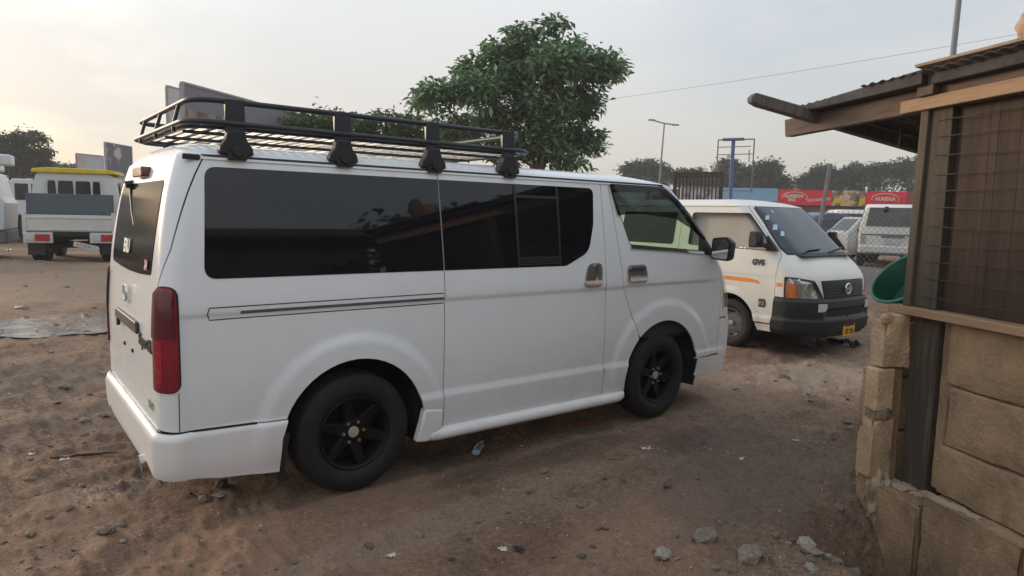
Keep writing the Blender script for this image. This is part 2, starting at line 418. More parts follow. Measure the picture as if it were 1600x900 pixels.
def strips(sh, name, lines, width, mt, parent, off=-.010, step=.03, both=True, thick=0.0):
    """thin bands along lines in (a, z) space: dark gap backing, mouldings, seals; each band an object of its own"""
    for ln in lines:
        L = np.array(resample(ln, step, False)); d = np.gradient(L, axis=0); d /= np.linalg.norm(d, axis=1, keepdims=True) + 1e-9; nn = np.stack([-d[:, 1], d[:, 0]], 1) * width / 2
        A, B = L + nn, L - nn; o1 = off + thick
        PA, PB = sh.surf(A[:, 0], A[:, 1], o1), sh.surf(B[:, 0], B[:, 1], o1)
        k = len(L)
        rows = [PA, PB] if not thick else [sh.surf(A[:, 0], A[:, 1], off), PA, PB, sh.surf(B[:, 0], B[:, 1], off)]
        for sgn in ((1, -1) if both else (1,)):
            v = [(p[0], p[1] * sgn, p[2]) for r in rows for p in r]
            o = MB().add(v, [(r * k + i, r * k + i + 1, (r + 1) * k + i + 1, (r + 1) * k + i) for r in range(len(rows) - 1) for i in range(k - 1)]).build(name, mt, parent, smooth=50)
    return o
def wheel(parent, x, y, z, R, rim_r, width, rim_style='black', steer=0.0, tread=True):
    """axle along y; outer face towards -y when y < 0. Empty 'wheel' with tyre, rim, hub, nuts"""
    s = -1 if y < 0 else 1
    w = bpy.data.objects.new('wheel', None); w.empty_display_size = .1; link(w, parent); w.location = (x, y, z); w.rotation_euler = (0, 0, steer + (0 if s < 0 else math.pi))
    h = width / 2; b = (R - rim_r)
    prof = [(rim_r - .004, h * .74), (rim_r + .006, h * .86), (rim_r + b * .28, h * .98), (rim_r + b * .55, h * 1.0), (R - .050, h * .97), (R - .022, h * .90), (R - .008, h * .80), (R - .002, h * .62)]
    gro = []
    for g in (.42, .0, -.42):
        gro += [(R, h * g + .008), (R - .009, h * g + .006), (R - .009, h * g - .006), (R, h * g - .008)]
    prof = prof + gro + [(r, -hh) for r, hh in reversed(prof)]
    m = MB().lathe(prof, 56, 'y')
    m.build('tyre', RUBBER, w, smooth=35)
    f = -h
    if rim_style == 'black':
        barrel = [(rim_r, f * .84), (rim_r - .006, f * .90), (rim_r - .014, f * .86), (rim_r - .022, f * .70), (rim_r - .030, f * .2), (rim_r - .030, h * .75), (rim_r, h * .8)]
        MB().lathe(barrel, 40, 'y').build('rim', RIM_BLACK, w, smooth=50)
        sp = MB()
        for k in range(6):
            a = 2 * math.pi * k / 6 + .3; M = Matrix.Rotation(a, 4, 'Y')
            v0 = [(.05, f * .55, -.032), (.05, f * .55, .032), (rim_r - .012, f * .76, .022), (rim_r - .012, f * .76, -.022)]
            v1 = [(p[0], p[1] + .045, p[2] * 1.25) for p in v0]
            sp.hexa([tuple(M @ Vector(p)) for p in v0], [tuple(M @ Vector(p)) for p in v1])
        sp.build('spokes', RIM_BLACK, w, bevel=.006)
        hub = MB().lathe([(0, f * .60), (.062, f * .60), (.078, f * .54), (.080, f * .2), (.05, 0)], 24, 'y'); hub.build('hub', RIM_BLACK, w, smooth=40)
        MB().lathe([(.0, .05), (rim_r - .03, .05)], 32, 'y').build('brake_plate', UNDER, w, smooth=40)
        cap = MB().lathe([(0, f * .60 - .012), (.027, f * .60 - .011), (.032, f * .60 - .006), (.032, f * .50)], 24, 'y')
        cap.build('centre_cap', MATS['cap_tan'], w, smooth=30)
        for k in range(6):
            a = 2 * math.pi * k / 6 + .05
            MB().lathe([(0, f * .60 - .014), (.009, f * .60 - .012), (.011, f * .60 - .004), (.011, f * .5)], 6, 'y', (.061 * math.cos(a), 0, .061 * math.sin(a))).build('lug_nut', STEEL, w)
    else:
        steel = MATS['wheel_grey']
        MB().lathe([(rim_r, f * .84), (rim_r - .008, f * .90), (rim_r - .018, f * .8), (rim_r - .03, f * .45), (rim_r - .055, f * .38), (rim_r * .52, f * .55), (rim_r * .36, f * .50), (0, f * .50)], 40, 'y').build('rim', steel, w, smooth=40)
        MB().lathe([(0, f * .74), (.035, f * .72), (.045, f * .6), (.045, f * .4)], 20, 'y').build('hub', STEEL, w, smooth=40)
        sl = MB()
        for k in range(8):
            a = 2 * math.pi * k / 8; M = Matrix.Rotation(a, 4, 'Y'); sl.box(rim_r * .74, rim_r * .85, f * .60, f * .40, -.018, .018, M)
        sl.build('rim_slots', UNDER, w)
    return w
mat('cap_tan', (.40, .32, .24), .45, var=.1); mat('wheel_grey', (.12, .12, .12), .5, metal=.4, var=.3)

# ------------------------------------------------------------------ the big white van
def arch_disp(x, z, cx, cz, r0, r1, h):
    r = np.hypot(x - cx, z - cz); up = smooth(-.25, .25, (z - cz) / np.maximum(r, 1e-6)); return h * smooth(r1 + .03, r1 - .05, r) * (.35 + .65 * up)
def van_disp(a, z):
    d = 0 * a
    side = smooth(-3.52, -3.44, a) * (1 - smooth(.70, .86, a))
    d = d - .010 * smooth(1.085, 1.060, z) * smooth(-3.50, -3.44, a) * (1 - smooth(.45, .75, a))        # body line below the windows
    d = d + .014 * smooth(.515, .475, z) * side                                                            # lower sill bulge
    d = d + arch_disp(a, z, -2.57, .34, .42, .565, .017) + arch_disp(a, z, .03, .36, .42, .585, .017)
    return d
VS = Shell(w=([.15, .30, .5, .8, 1.1, 1.25, 1.55, 1.80, 1.86], [.800, .822, .838, .8475, .840, .824, .780, .737, .726]),
           xr=([.15, .5, .9, 1.25, 1.6, 1.80, 1.90], [-3.545, -3.560, -3.560, -3.540, -3.490, -3.440, -3.40]),
           xf=([.15, .30, .55, .80, 1.0, 1.12, 1.26, 1.5, 1.70, 1.84, 1.90], [.91, .965, .99, .975, .94, .90, .82, .60, .41, .25, .16]),
           rr=([.15, .9, 1.9], [.11, .10, .11]), rf=([.15, .6, 1.1, 1.9], [.16, .165, .175, .17]), disp=van_disp, bow=.06)
van = thing('white_van', 'long white van with black roof rack, dark tinted side windows and black alloy wheels', 'van')
GUT = 1.835     # gutter height
RW = (-2.57, .345); FW = (.0, .345); AR = .425
def keep_mid(sh, poly, d=.0035):
    q = inset(poly, d); P = np.array(poly, float); y = sh.surf(P[:, 0], P[:, 1])[:, 1]
    return [(P[i, 0], P[i, 1]) if abs(y[i]) < 2e-3 else q[i] for i in range(len(q))]
def g_(poly): return keep_mid(VS, poly)

# gap lines in (a, z)
fd_gap = [(-.560, GUT), (-.530, 1.62), (-.490, 1.32), (-.452, 1.065), (-.37, .88), (-.290, .705)]
ra = arc(*RW, AR, 205, -25, 20)            # rear arch, rear side to front side
fa = arc(.02, .36, AR, 195, -12, 20)
# tailgate seam on the rear corner
tg_seam = [(VS.ar(-.745, z) + .0, z) for z in np.linspace(.52, 1.16, 8)] + [(VS.ar(-.745, z) + .05 * smooth(1.16, 1.4, z), z) for z in np.linspace(1.2, GUT, 8)]
qp = [(-2.004, GUT), (-2.004, .30)] + [(-2.165, .30)] + list(reversed(arc(*RW, AR, 172, -7, 22))) + [(-3.05, .50)] + tg_seam
qp_r = g_([(-2.004, GUT), (-2.004, .272), (-2.148, .272)] + list(reversed(arc(*RW, AR, 159, -9.5, 22))) + [(-3.40, .505)] + tg_seam)
for sd in ('right', 'left'):
    panel(VS, 'rear_quarter_panel', qp_r, VAN_WHITE, van, side=sd, step=.02)
sl = g_([(-2.004, .272), (-2.004, GUT), (-.632, GUT), (-.640, 1.07), (-.630, .272)])
sd1 = panel(VS, 'sliding_door', sl, VAN_WHITE, van, step=.02); sd2 = panel(VS, 'sliding_door', sl, VAN_WHITE, van, side='left', step=.02)
bp = [(-.632, GUT)] + fd_gap + list(reversed(arc(.02, .36, AR, 192, 132, 10)))[1:] + [(-.405, .272), (-.630, .272), (-.640, 1.07)]
bp = [(-.632, GUT)] + fd_gap + arc(.02, .36, AR, 134, 190, 10) + [(-.405, .272), (-.630, .272), (-.640, 1.07)]
for sd in ('right', 'left'):
    panel(VS, 'side_pillar_panel', g_(bp), VAN_WHITE, van, side=sd, step=.02)
door = fd_gap[::-1]
fdoor = door + [(.02, GUT), (.13, 1.795), (.30, 1.672), (.46, 1.535), (.60, 1.40), (.70, 1.285), (.722, 1.22), (.724, 1.0), (.716, .452), (.40, .446)] + arc(.02, .36, AR, 12, 132, 22)
fwin = fillet([(-.535, 1.812), (.03, 1.812), (.20, 1.715), (.40, 1.555), (.56, 1.385), (.60, 1.305), (-.372, 1.372)], [.02, .06, .02, .02, .05, .02, .04])
fds = []
for sd in ('right', 'left'):
    fds.append(panel(VS, 'front_door', g_(fdoor), VAN_WHITE, van, holes=[fwin], side=sd, step=.02))
# windscreen pillar and front body shell around the corner
def zl(y, z0, z1, n=8): return [(VS.af(y, z), z) for z in np.linspace(z0, z1, n)]
edge = [(.02, GUT), (.13, 1.795), (.30, 1.672), (.46, 1.535), (.60, 1.40), (.70, 1.285), (.722, 1.22), (.724, 1.0), (.720, .76)]
ws_side = [(VS.af(-.60, 1.80), 1.80), (VS.af(-.645, 1.6), 1.6), (VS.af(-.69, 1.45), 1.45), (VS.af(-.715, 1.30), 1.30)]
ws_bot = [(VS.af(y, 1.235), 1.235) for y in (-.69, -.5, -.3, -.1, 0)]
head = fillet([(.752, .825), (.752, 1.05), (.90, 1.055), (VS.af(-.50, .98), .98), (VS.af(-.47, .83), .83)], [.02, .05, .03, .04, .04])
front = edge[::-1] + [(VS.af(-.56, GUT), GUT)] + ws_side + ws_bot + [(VS.af(0, z), z) for z in np.linspace(1.2, .77, 7)] + [(VS.af(y, .76), .76) for y in (-.2, -.45, -.62)]
panel(VS, 'front_panel', g_(front), VAN_WHITE, van, holes=[head], side='both')
wsc = [(VS.af(0, z), z) for z in np.linspace(1.245, GUT - .005, 8)] + [(VS.af(-.56, GUT - .005), GUT - .005)] + ws_side + [(VS.af(-.69, 1.245), 1.245), (VS.af(-.4, 1.245), 1.245)]
panel(VS, 'windscreen', keep_mid(VS, wsc, -.012), GLASS_GREEN, van, off=-.004, thick=0, side='both')
ws_sub = panel(VS, 'windscreen_surround', wsc, BLACK_GAP, van, holes=[fillet(inset([(VS.af(-.02, 1.27), 1.27), (VS.af(-.02, 1.79), 1.79), (VS.af(-.55, 1.79), 1.79), (VS.af(-.66, 1.45), 1.45), (VS.af(-.66, 1.28), 1.28)], .01), .03)], off=-.007, thick=0, side='both') if False else None
# headlamps, grille, bumper
for sd in ('right', 'left'):
    hl = panel(VS, 'headlamp', inset(head, .003), LAMP_CLEAR, van, off=-.030, thick=0, side=sd)
    panel(VS, 'lamp_cover', inset(head, .003), GLASS_CLEAR, hl, off=.004, thick=.03, side=sd)
    panel(VS, 'indicator', fillet([(.765, .85), (.765, 1.03), (.815, 1.03), (.815, .85)], .012), mat('pale_amber_lens', (.55, .42, .36), .2), hl, off=-.012, thick=.012, side=sd)
gr = fillet([(VS.af(-.42, .80), .80), (VS.af(-.42, .99), .99), (VS.af(0, .99), .99), (VS.af(0, .80), .80)], [.03, .03, 0, 0])
grp = panel(VS, 'grille', gr, BLACK_TRIM, van, off=.004, thick=.012, side='both')
strips(VS, 'grille_bar', [[(VS.af(-.41, z), z), (VS.af(0, z), z)] for z in (.83, .875, .92, .965)], .014, CHROME, grp, off=.004, thick=.008)
fb_ = [(.41, .443), (.716, .446), (.722, .755)] + [(VS.af(y, .755), .755) for y in (-.62, -.45, -.2, 0)] + [(VS.af(0, z), z) for z in (.6, .45, .3, .24)] + [(VS.af(-.6, .24), .24), (.70, .265), (.425, .295)] + arc(.02, .36, AR, -6, 10, 4)
fbum = panel(VS, 'front_bumper', g_(fb_), BUMPER_WHITE, van, off=.006, side='both')
panel(VS, 'bumper_grille', fillet([(VS.af(-.52, .36), .36), (VS.af(-.52, .50), .50), (VS.af(0, .50), .50), (VS.af(0, .36), .36)], [.03, .03, 0, 0]), BLACK_TRIM, fbum, off=.009, thick=.01, side='both')
strips(VS, 'side_strip', [[(.405, .436), (.712, .438)]], .022, BLACK_GAP, fbum, off=.002)
# rear bumper
rb = [(-2.958, .488), (-2.90, .35), (-3.00, .218)] + [(-3.30, .235), (-3.42, .262), (VS.ar(-.72, .27), .27), (VS.ar(-.5, .275), .275)] + [(VS.ar(0, z), z) for z in (.275, .35, .42, .50)] + [(VS.ar(-.4, .506), .506), (VS.ar(-.7, .506), .506), (-3.40, .506)]
rb = [(-2.966, .492), (-2.995, .40), (-3.003, .212), (-3.30, .245), (-3.44, .275), (VS.ar(-.70, .285), .285), (VS.ar(-.60, .33), .33), (VS.ar(-.50, .285), .285)] + [(VS.ar(0, z), z) for z in (.285, .35, .42, .506)] + [(VS.ar(-.4, .506), .506), (VS.ar(-.7, .506), .506), (-3.40, .506)]
def rb_surf(a, z, off=0.0):
    a = np.asarray(a, float); z = np.asarray(z, float)
    bulge = .022 * smooth(.515, .485, z) - .018 * smooth(.33, .22, z); rear = smooth(-3.38, -3.52, a)
    return VS.surf(a, z, off) + VS._n(VS._p, a, z) * (bulge * (.35 + .65 * rear) + .018 * rear - .004)[..., None]
panel(VS, 'rear_bumper', rb, BUMPER_WHITE, van, surf=rb_surf, normal=lambda a, z: VS._n(lambda q, w: rb_surf(q, w), a, z, 4e-3), side='both', thick=.03)
MB().tube([(-3.60, -.48, .275), (-3.53, -.48, .285)], .045, 16).build('exhaust_pipe', STEEL, van, smooth=50)
# tail lamps
lt = fillet([(VS.ar(-.735, 1.19) + .00, 1.205), (VS.ar(-.735, .72), .715), (-3.478, .715), (-3.478, 1.205)], [.07, .03, .045, .045])
for sd in ('right', 'left'):
    lamp = panel(VS, 'tail_lamp', lt, RED_LENS, van, off=.012, thick=.02, side=sd, step=.02)
    panel(VS, 'lamp_frame', inset(lt, -.008), BLACK_TRIM, lamp, off=.004, thick=.012, side=sd)
    panel(VS, 'upper_lens', fillet([(VS.ar(-.725, 1.1) + .005, 1.19), (VS.ar(-.725, .97) + .005, .965), (-3.488, .965), (-3.488, 1.19)], [.06, .004, .004, .035]), RED_DARK, lamp, off=.0145, thick=.004, side=sd, step=.02)
    for k in range(5):
        z0 = .755 + k * .042
        panel(VS, 'reflector_segment', fillet([(-3.588 + .012, z0), (-3.588 + .012, z0 + .034), (-3.545, z0 + .034), (-3.545, z0)], .004), RED_BRIGHT, lamp, off=.0155, thick=.004, side=sd, step=.02)
    panel(VS, 'lower_corner_panel', g_([(VS.ar(-.745, .6), .512), (VS.ar(-.745, .7), .705), (-3.482, .705), (-3.482, .512)]), VAN_WHITE, van, off=.001, side=sd) if False else None
# tailgate with window
tw = fillet([(VS.ar(-.60, 1.25), 1.25)] + [(VS.ar(-.3, 1.235), 1.235), (VS.ar(0, 1.23), 1.23)] + [(VS.ar(0, z), z) for z in np.linspace(1.3, 1.715, 6)] + [(VS.ar(-.3, 1.715), 1.715), (VS.ar(-.59, 1.715), 1.715)], [.05, 0, 0] + [0] * 6 + [0, .03])
tg = [(a - .004, z) for a, z in tg_seam[::-1]] + [(VS.ar(-.4, .512), .512)] + [(VS.ar(0, z), z) for z in np.linspace(.512, GUT, 18)] + [(VS.ar(-.4, GUT), GUT)]
tgate = panel(VS, 'tailgate', tg, VAN_WHITE, van, side='both')
rw_ = panel(VS, 'rear_window', tw, TINT_REAR, tgate, off=.003, thick=.006, side='both')
strips(VS, 'tailgate_gap', [[(a, z) for a, z in tg_seam]], .022, BLACK_GAP, van, off=-.010)
REAR = Matrix.Rotation(-math.pi / 2, 4, 'Z') @ Matrix.Rotation(math.pi / 2, 4, 'X')     # text plane facing -x
def rear_at(y, z, off=.006): return Matrix.Translation((float(VS.xr(z)) - off, y, z)) @ REAR
gar = MB().prism(fillet([(-.36, .925), (.36, .925), (.33, .985), (-.33, .985)], .015), 'x', -3.578, -3.562).build('plate_garnish', BLACK_TRIM, tgate, bevel=.004)
MB().tube([(-3.588, .22, .915), (-3.570, .22, .915)], .022, 14).build('lock_button', BLACK_TRIM, gar, smooth=40)
em = MB()
for rx, rz, cz in ((.062, .044, 0), (.024, .042, 0), (.045, .017, .018)):
    em.tube([(-3.568 - .002, rx * math.cos(t), 1.105 + cz + rz * math.sin(t)) for t in np.linspace(0, 2 * math.pi, 28)[:-1]], .0055, 6, closed=True)
em.build('emblem', CHROME, tgate, smooth=60)
text_mesh('lettering', 'Super GL', .085, mat('dark_chrome_script', (.06, .06, .05), .35, metal=.6), tgate, M=rear_at(-.52, .905), shear=.25, depth=.003, bold=.002)
text_mesh('window_sticker', 'ERU', .105, mat('white_sticker', (.70, .70, .66), .6), rw_, M=Matrix.Translation((float(VS.xr(1.36)) - .010, .10, 1.36)) @ Matrix.Rotation(.12, 4, 'Y') @ REAR, depth=.001, bold=.004)
text_mesh('corner_sticker', '34', .065, mat('pink_sticker', (.55, .30, .34), .6), rw_, M=Matrix.Translation((float(VS.xr(1.29)) - .010, -.50, 1.292)) @ Matrix.Rotation(.10, 4, 'Y') @ REAR, depth=.001, bold=.004)
for y_, t_ in ((-.60, 'HYBRID'), (-.63, 'VAN')):
    pass
text_mesh('green_sticker', '2WD', .05, mat('green_sticker_print', (.22, .32, .22), .6), tgate, M=rear_at(-.62, .61), depth=.001, bold=.002)
for y_ in (-.13, .13):
    MB().tube([(-3.568, y_, .80), (-3.556, y_, .80)], .011, 10).build('plate_bolt_hole', BLACK_GAP, tgate)
MB().prism(fillet([(-.15, 1.745), (.15, 1.745), (.13, 1.80), (-.13, 1.80)], .02), 'x', -3.492, -3.43).build('brake_light', mat('high_brake_lens', (.12, .035, .03), .2, coat=.4), tgate, bevel=.006)
MB().tube([(-3.475, .33, 1.705), (-3.50, .12, 1.55), (-3.512, -.06, 1.42)], .008, 8).tube([(-3.45, .33, 1.72), (-3.50, .33, 1.71)], .022, 10).build('rear_wiper', BLACK_TRIM, tgate, smooth=50)
# lower dividing line under the lamp
strips(VS, 'corner_seam', [[(-3.482, .705), (-3.482, .512)]], .004, BLACK_GAP, van, off=.0012)
strips(VS, 'bumper_gap', [[(VS.ar(-.74, .51), .509), (-3.40, .509), (-3.12, .500)]], .010, BLACK_GAP, van, off=.003)
# side glass
g1 = fillet([(-3.352, 1.243), (-2.008, 1.243), (-2.008, 1.783), (-3.318, 1.783)], [.06, .004, .004, .06])
g2 = fillet([(-2.000, 1.243), (-1.02, 1.243), (-.800, 1.335), (-.738, 1.53), (-.712, 1.783), (-2.000, 1.783)], [.004, .10, .14, .05, .045, .004])
for sd in ('right', 'left'):
    panel(VS, 'side_window', g1, TINT, van, off=.002, thick=.004, side=sd, step=.05)
    gw = panel(VS, 'side_window', g2, TINT, sd1 if sd == 'right' else sd2, off=.002, thick=.004, side=sd, step=.05)
    panel(VS, 'sliding_pane', fillet([(-1.43, 1.31), (-1.10, 1.31), (-1.085, 1.69), (-1.425, 1.69)], .01), TINT2, gw, off=.003, thick=.003, side=sd, step=.05)
strips(VS, 'pane_frame', [[(-1.435, 1.25), (-1.430, 1.775)], [(-1.078, 1.25), (-1.062, 1.775)], [(-1.435, 1.703), (-1.075, 1.703)], [(-1.435, 1.302), (-1.085, 1.302)]], .018, mat('matt_black_frame', (.018, .02, .023), .45), sd1, off=.0035, thick=.003)
strips(VS, 'pane_louvre', [[(-1.42, z), (-1.09, z)] for z in (1.262, 1.274, 1.286)], .005, mat('grey_louvre', (.05, .055, .06), .5), sd1, off=.004, thick=.002, both=False)
# backing of the panel gaps
strips(VS, 'panel_gap', [[(-2.004, GUT), (-2.004, .272)], [(-.632, GUT), (-.640, 1.07), (-.630, .272)], fd_gap, [(.722, 1.22), (.724, 1.0), (.716, .45)],
                         [(.02, GUT), (.13, 1.795), (.30, 1.672), (.46, 1.535), (.60, 1.40), (.70, 1.285), (.722, 1.22)]], .026, BLACK_GAP, van, off=-.012)
# sliding door rail cover on the quarter panel
rail = MB()
strips(VS, 'door_rail_seam', [[(-3.335, 1.104), (-2.012, 1.108)], [(-3.20, 1.046), (-2.012, 1.048)], [(-3.335, 1.104), (-3.345, 1.075), (-3.335, 1.045), (-3.20, 1.046)]], .005, BLACK_GAP, van, off=.0012)
strips(VS, 'door_rail', [[(-3.19, 1.074), (-2.012, 1.077)]], .016, mat('rail_grey', (.16, .17, .18), .5), van, off=.0015)
# handles
def handle(poly, name, parent, bar, side):
    rec = panel(VS, name, poly, mat('handle_recess_brown', (.13, .115, .105), .35, coat=.3) if 'handle_recess_brown' not in MATS else MATS['handle_recess_brown'], parent, off=.003, thick=.006, side=side, step=.03)
    panel(VS, 'handle_rim', inset(poly, -.010), CHROME if False else LAMP_CLEAR, rec, holes=[inset(poly, .004)], off=.006, thick=.008, side=side, step=.03)
    for b in bar: panel(VS, 'handle_bar', fillet(b, .012), CHROME, rec, off=.022, thick=.022, side=side, step=.03)
for sd, par, fp in (('right', sd1, fds[0]), ('left', sd2, fds[1])):
    handle(fillet([(-.862, 1.095), (-.690, 1.095), (-.688, 1.245), (-.812, 1.245)], [.03, .03, .03, .06]), 'door_handle', par, [[(-.850, 1.100), (-.700, 1.100), (-.700, 1.132), (-.850, 1.132)], [(-.768, 1.13), (-.740, 1.13), (-.740, 1.24), (-.768, 1.24)]], sd)
    handle(fillet([(-.420, 1.105), (-.205, 1.105), (-.222, 1.222), (-.412, 1.222)], .03), 'door_handle', fp, [[(-.405, 1.112), (-.215, 1.112), (-.225, 1.150), (-.405, 1.150)], [(-.40, 1.196), (-.24, 1.196), (-.24, 1.212), (-.40, 1.212)]], sd)
    MB().add([], [])
    # door glass, smoked rain visor, chrome waist strip, mirror
    gl = panel(VS, 'door_glass', inset(fwin, -.006), GLASS_GREEN, fp, off=-.012, thick=0, side=sd, step=.06)
    panel(VS, 'door_frame_seal', inset(fwin, -.004), BLACK_TRIM, fp, holes=[inset(fwin, .014)], off=-.007, thick=.01, side=sd)
    vis = [(-.545, 1.822), (.04, 1.822), (.215, 1.722), (.415, 1.562), (.545, 1.43), (.515, 1.41), (.36, 1.50), (.18, 1.575), (-.10, 1.600), (-.38, 1.605), (-.47, 1.595), (-.485, 1.60)]
    panel(VS, 'rain_visor', fillet(vis, .012), SMOKE, fp, off=.016, thick=.012, side=sd)
    panel(VS, 'mirror_sail', fillet([(.43, 1.315), (.62, 1.300), (.675, 1.265), (.66, 1.30), (.575, 1.40), (.47, 1.50)], .01), BLACK_TRIM, fp, off=.008, thick=.01, side=sd)
    strips(VS, 'waist_strip', [[(-.372, 1.362), (.10, 1.334), (.60, 1.298)]], .020, CHROME, fp, off=.004, thick=.006, both=False) if sd == 'right' else None
    sg = -1 if sd == 'right' else 1
    mir = MB()
    prof = fillet([(-.085, -.075), (.085, -.085), (.10, .05), (.05, .085), (-.075, .075)], .03)
    rings = []
    for xx, sc in ((.0, 1.0), (.03, 1.0), (.075, .90), (.105, .68), (.118, .35)):
        rings.append([(.555 + xx, sg * (.935 + p[0] * sc * 1.05), 1.345 + p[1] * sc * 1.15) for p in prof])
    n = len(prof); v = [q for r in rings for q in r]; f = [(i * n + k, i * n + (k + 1) % n, (i + 1) * n + (k + 1) % n, (i + 1) * n + k) for i in range(len(rings) - 1) for k in range(n)] + [tuple(range(n)), tuple((len(rings) - 1) * n + k for k in range(n))]
    mir.add(v, f)
    mo = mir.build('door_mirror', BLACK_TRIM, fp, smooth=40)
    MB().prism([(sg * (.935 + p[0] * .86), 1.345 + p[1] * .98) for p in prof], 'x', .547, .5535).build('mirror_glass', mat('mirror_silver', (.55, .57, .58), .03, metal=1.0, var=.02) if 'mirror_silver' not in MATS else MATS['mirror_silver'], mo)
    MB().hexa([(.55, sg * .810, 1.285), (.65, sg * .810, 1.285), (.64, sg * .88, 1.29), (.57, sg * .88, 1.29)], [(.55, sg * .80, 1.345), (.65, sg * .80, 1.345), (.64, sg * .88, 1.345), (.57, sg * .88, 1.345)]).build('mirror_arm', BLACK_TRIM, fp, bevel=.01)
# side skirt between the wheels
def skirt_pt(x, y, z): return (x, y, z)
for sg in (-1, 1):
    sk = MB(); xs = np.linspace(-2.155, -.40, 30); sec = [(.815, .285), (.850, .278), (.868, .262), (.872, .236), (.862, .216), (.80, .210)]
    v = []; 
    for i, x in enumerate(xs):
        e = min(1, min(x + 2.155, -.40 - x) / .12 + .35)
        v += [(x, sg * (.815 + (s_[0] - .815) * e), .285 + (s_[1] - .285) * (.75 + .25 * e)) for s_ in sec]
    k = len(sec); sk.add(v, [(i * k + j, i * k + j + 1, (i + 1) * k + j + 1, (i + 1) * k + j) for i in range(len(xs) - 1) for j in range(k - 1)] + [tuple(range(k)), tuple((len(xs) - 1) * k + j for j in range(k))])
    sk.build('side_skirt', BUMPER_WHITE, van, smooth=60)
    # end piece of the skirt ahead of the rear wheel
    MB().prism([(-2.20, .225), (-2.12, .215), (-2.02, .30), (-2.02, .40), (-2.145, .42), (-2.165, .34)], 'y', sg * .80, sg * .858).build('skirt_end', BUMPER_WHITE, van, bevel=.012)
    MB().prism([(-3.005, .15), (-2.98, .15), (-2.935, .40), (-2.985, .40)], 'y', sg * .62, sg * .80).build('mud_flap', BLACK_TRIM, van, bevel=.006)
    # wheel wells
    for cx, cz in ((RW[0], RW[1]), (.02, .36)):
        MB().lathe([(AR + .005, sg * .835), (AR + .03, sg * .80), (AR + .04, sg * .45), (.0, sg * .45)], 30, 'y', (cx, 0, cz), a0=math.radians(-20), a1=math.radians(200)).build('wheel_well', UNDER, van, smooth=60)
# roof
def hw_roof(x):
    w, xr, xf, rr, rf = (float(q(GUT)) for q in (VS.w, VS.xr, VS.xf, VS.rr, VS.rf)); w -= .004
    if x < xr + rr: return w - rr + math.sqrt(max(rr * rr - (xr + rr - x) ** 2, 0))
    if x > xf - rf: return w - rf + math.sqrt(max(rf * rf - (x - xf + rf) ** 2, 0))
    return w
XR_, XF_ = float(VS.xr(GUT)), float(VS.xf(GUT))
def roof_fn(u, v):
    x = XR_ + (XF_ - XR_) * (u ** 1.0); t = 2 * v - 1; t = math.copysign(1 - (1 - abs(t)) ** 1.6, t)
    hw = hw_roof(x); y = t * hw
    dr = min(max((x - XR_) / .16, 0), 1); er = math.sqrt(1 - (1 - dr) ** 2)
    df = min(max((XF_ - x) / .75, 0), 1); ef = 1 - (1 - df) ** 2.4
    at = abs(t); k = (1 - at ** 7) ** .55
    z = GUT + (.062 * k + .030 * (1 - at * at)) * er * ef
    bow_ = -.06 * (y / .75) ** 2 * min(max((x - XF_ + .2) / .2, 0), 1)
    return (x + bow_, y, z)
us = np.concatenate([np.linspace(0, .05, 9)[:-1], np.linspace(.05, .75, 26)[:-1], np.linspace(.75, 1, 20)])
rf_m = MB(); nv = 41
vv = [roof_fn(u, j / (nv - 1)) for u in us for j in range(nv)]
rf_m.add(vv, [(i * nv + j, i * nv + j + 1, (i + 1) * nv + j + 1, (i + 1) * nv + j) for i in range(len(us) - 1) for j in range(nv - 1)])
roof = rf_m.build('roof', VAN_WHITE, van, smooth=180)
gut = MB()
for sg in (-1, 1):
    gut.tube([(x, sg * (hw_roof(x) + .006), GUT + .001) for x in np.linspace(-3.40, .05, 30)], .0075, 6)
gut.build('roof_gutter', mat('gutter_seal', (.05, .052, .055), .6), van, smooth=60)
strips(VS, 'drip_channel', [[(-3.33, GUT - .012), (-.60, GUT - .012), (.0, GUT - .012)]], .012, VAN_WHITE, van, off=.006)
for sg in (-1, 1):
    MB().box(-3.415, -3.335, sg * .742, sg * .722, GUT - .022, GUT + .004).build('gutter_end_cap', BLACK_TRIM, van, bevel=.006)
# underbody, floor and cabin
MB().box(-3.45, -2.98, -.74, .74, .30, .52).box(-2.16, -.42, -.76, .76, .29, .50).box(.42, .82, -.70, .70, .26, .60).box(-3.4, .6, -.40, .40, .32, .55).build('underbody', UNDER, van)
MB().tube([(-2.57, -.62, .345), (-2.57, .62, .345)], .045, 12).tube([(-2.57, -.10, .345), (-2.57, .10, .345)], .13, 14).tube([(-3.3, .30, .27), (-1.2, .28, .27)], .03, 8).build('rear_axle', UNDER, van, smooth=60)
lo = MB()
lo.box(-.70, .70, -.74, .74, .62, .66).build('cabin_floor', LINING_DARK, van)
MB().box(-.74, -.70, -.73, .73, .5, 1.80).build('cabin_partition', LINING_DARK, van)
MB().add([(-.70, -.72, 1.80), (.10, -.70, 1.79), (.10, .70, 1.79), (-.70, .72, 1.80)], [(0, 1, 2, 3)]).build('headliner', LINING, van)
for sd in ('right', 'left'):
    panel(VS, 'door_lining', [(-.68, .66), (.62, .66), (.62, 1.285), (-.36, 1.345), (-.50, 1.80), (-.68, 1.80)], LINING_DARK, van, off=-.05, thick=0, side=sd, step=.08)
MB().prism([(.42, .66), (.78, .66), (.76, 1.12), (.70, 1.215), (.50, 1.20), (.44, 1.08)], 'y', -.70, .70).build('dashboard', LINING_DARK, van, bevel=.03)
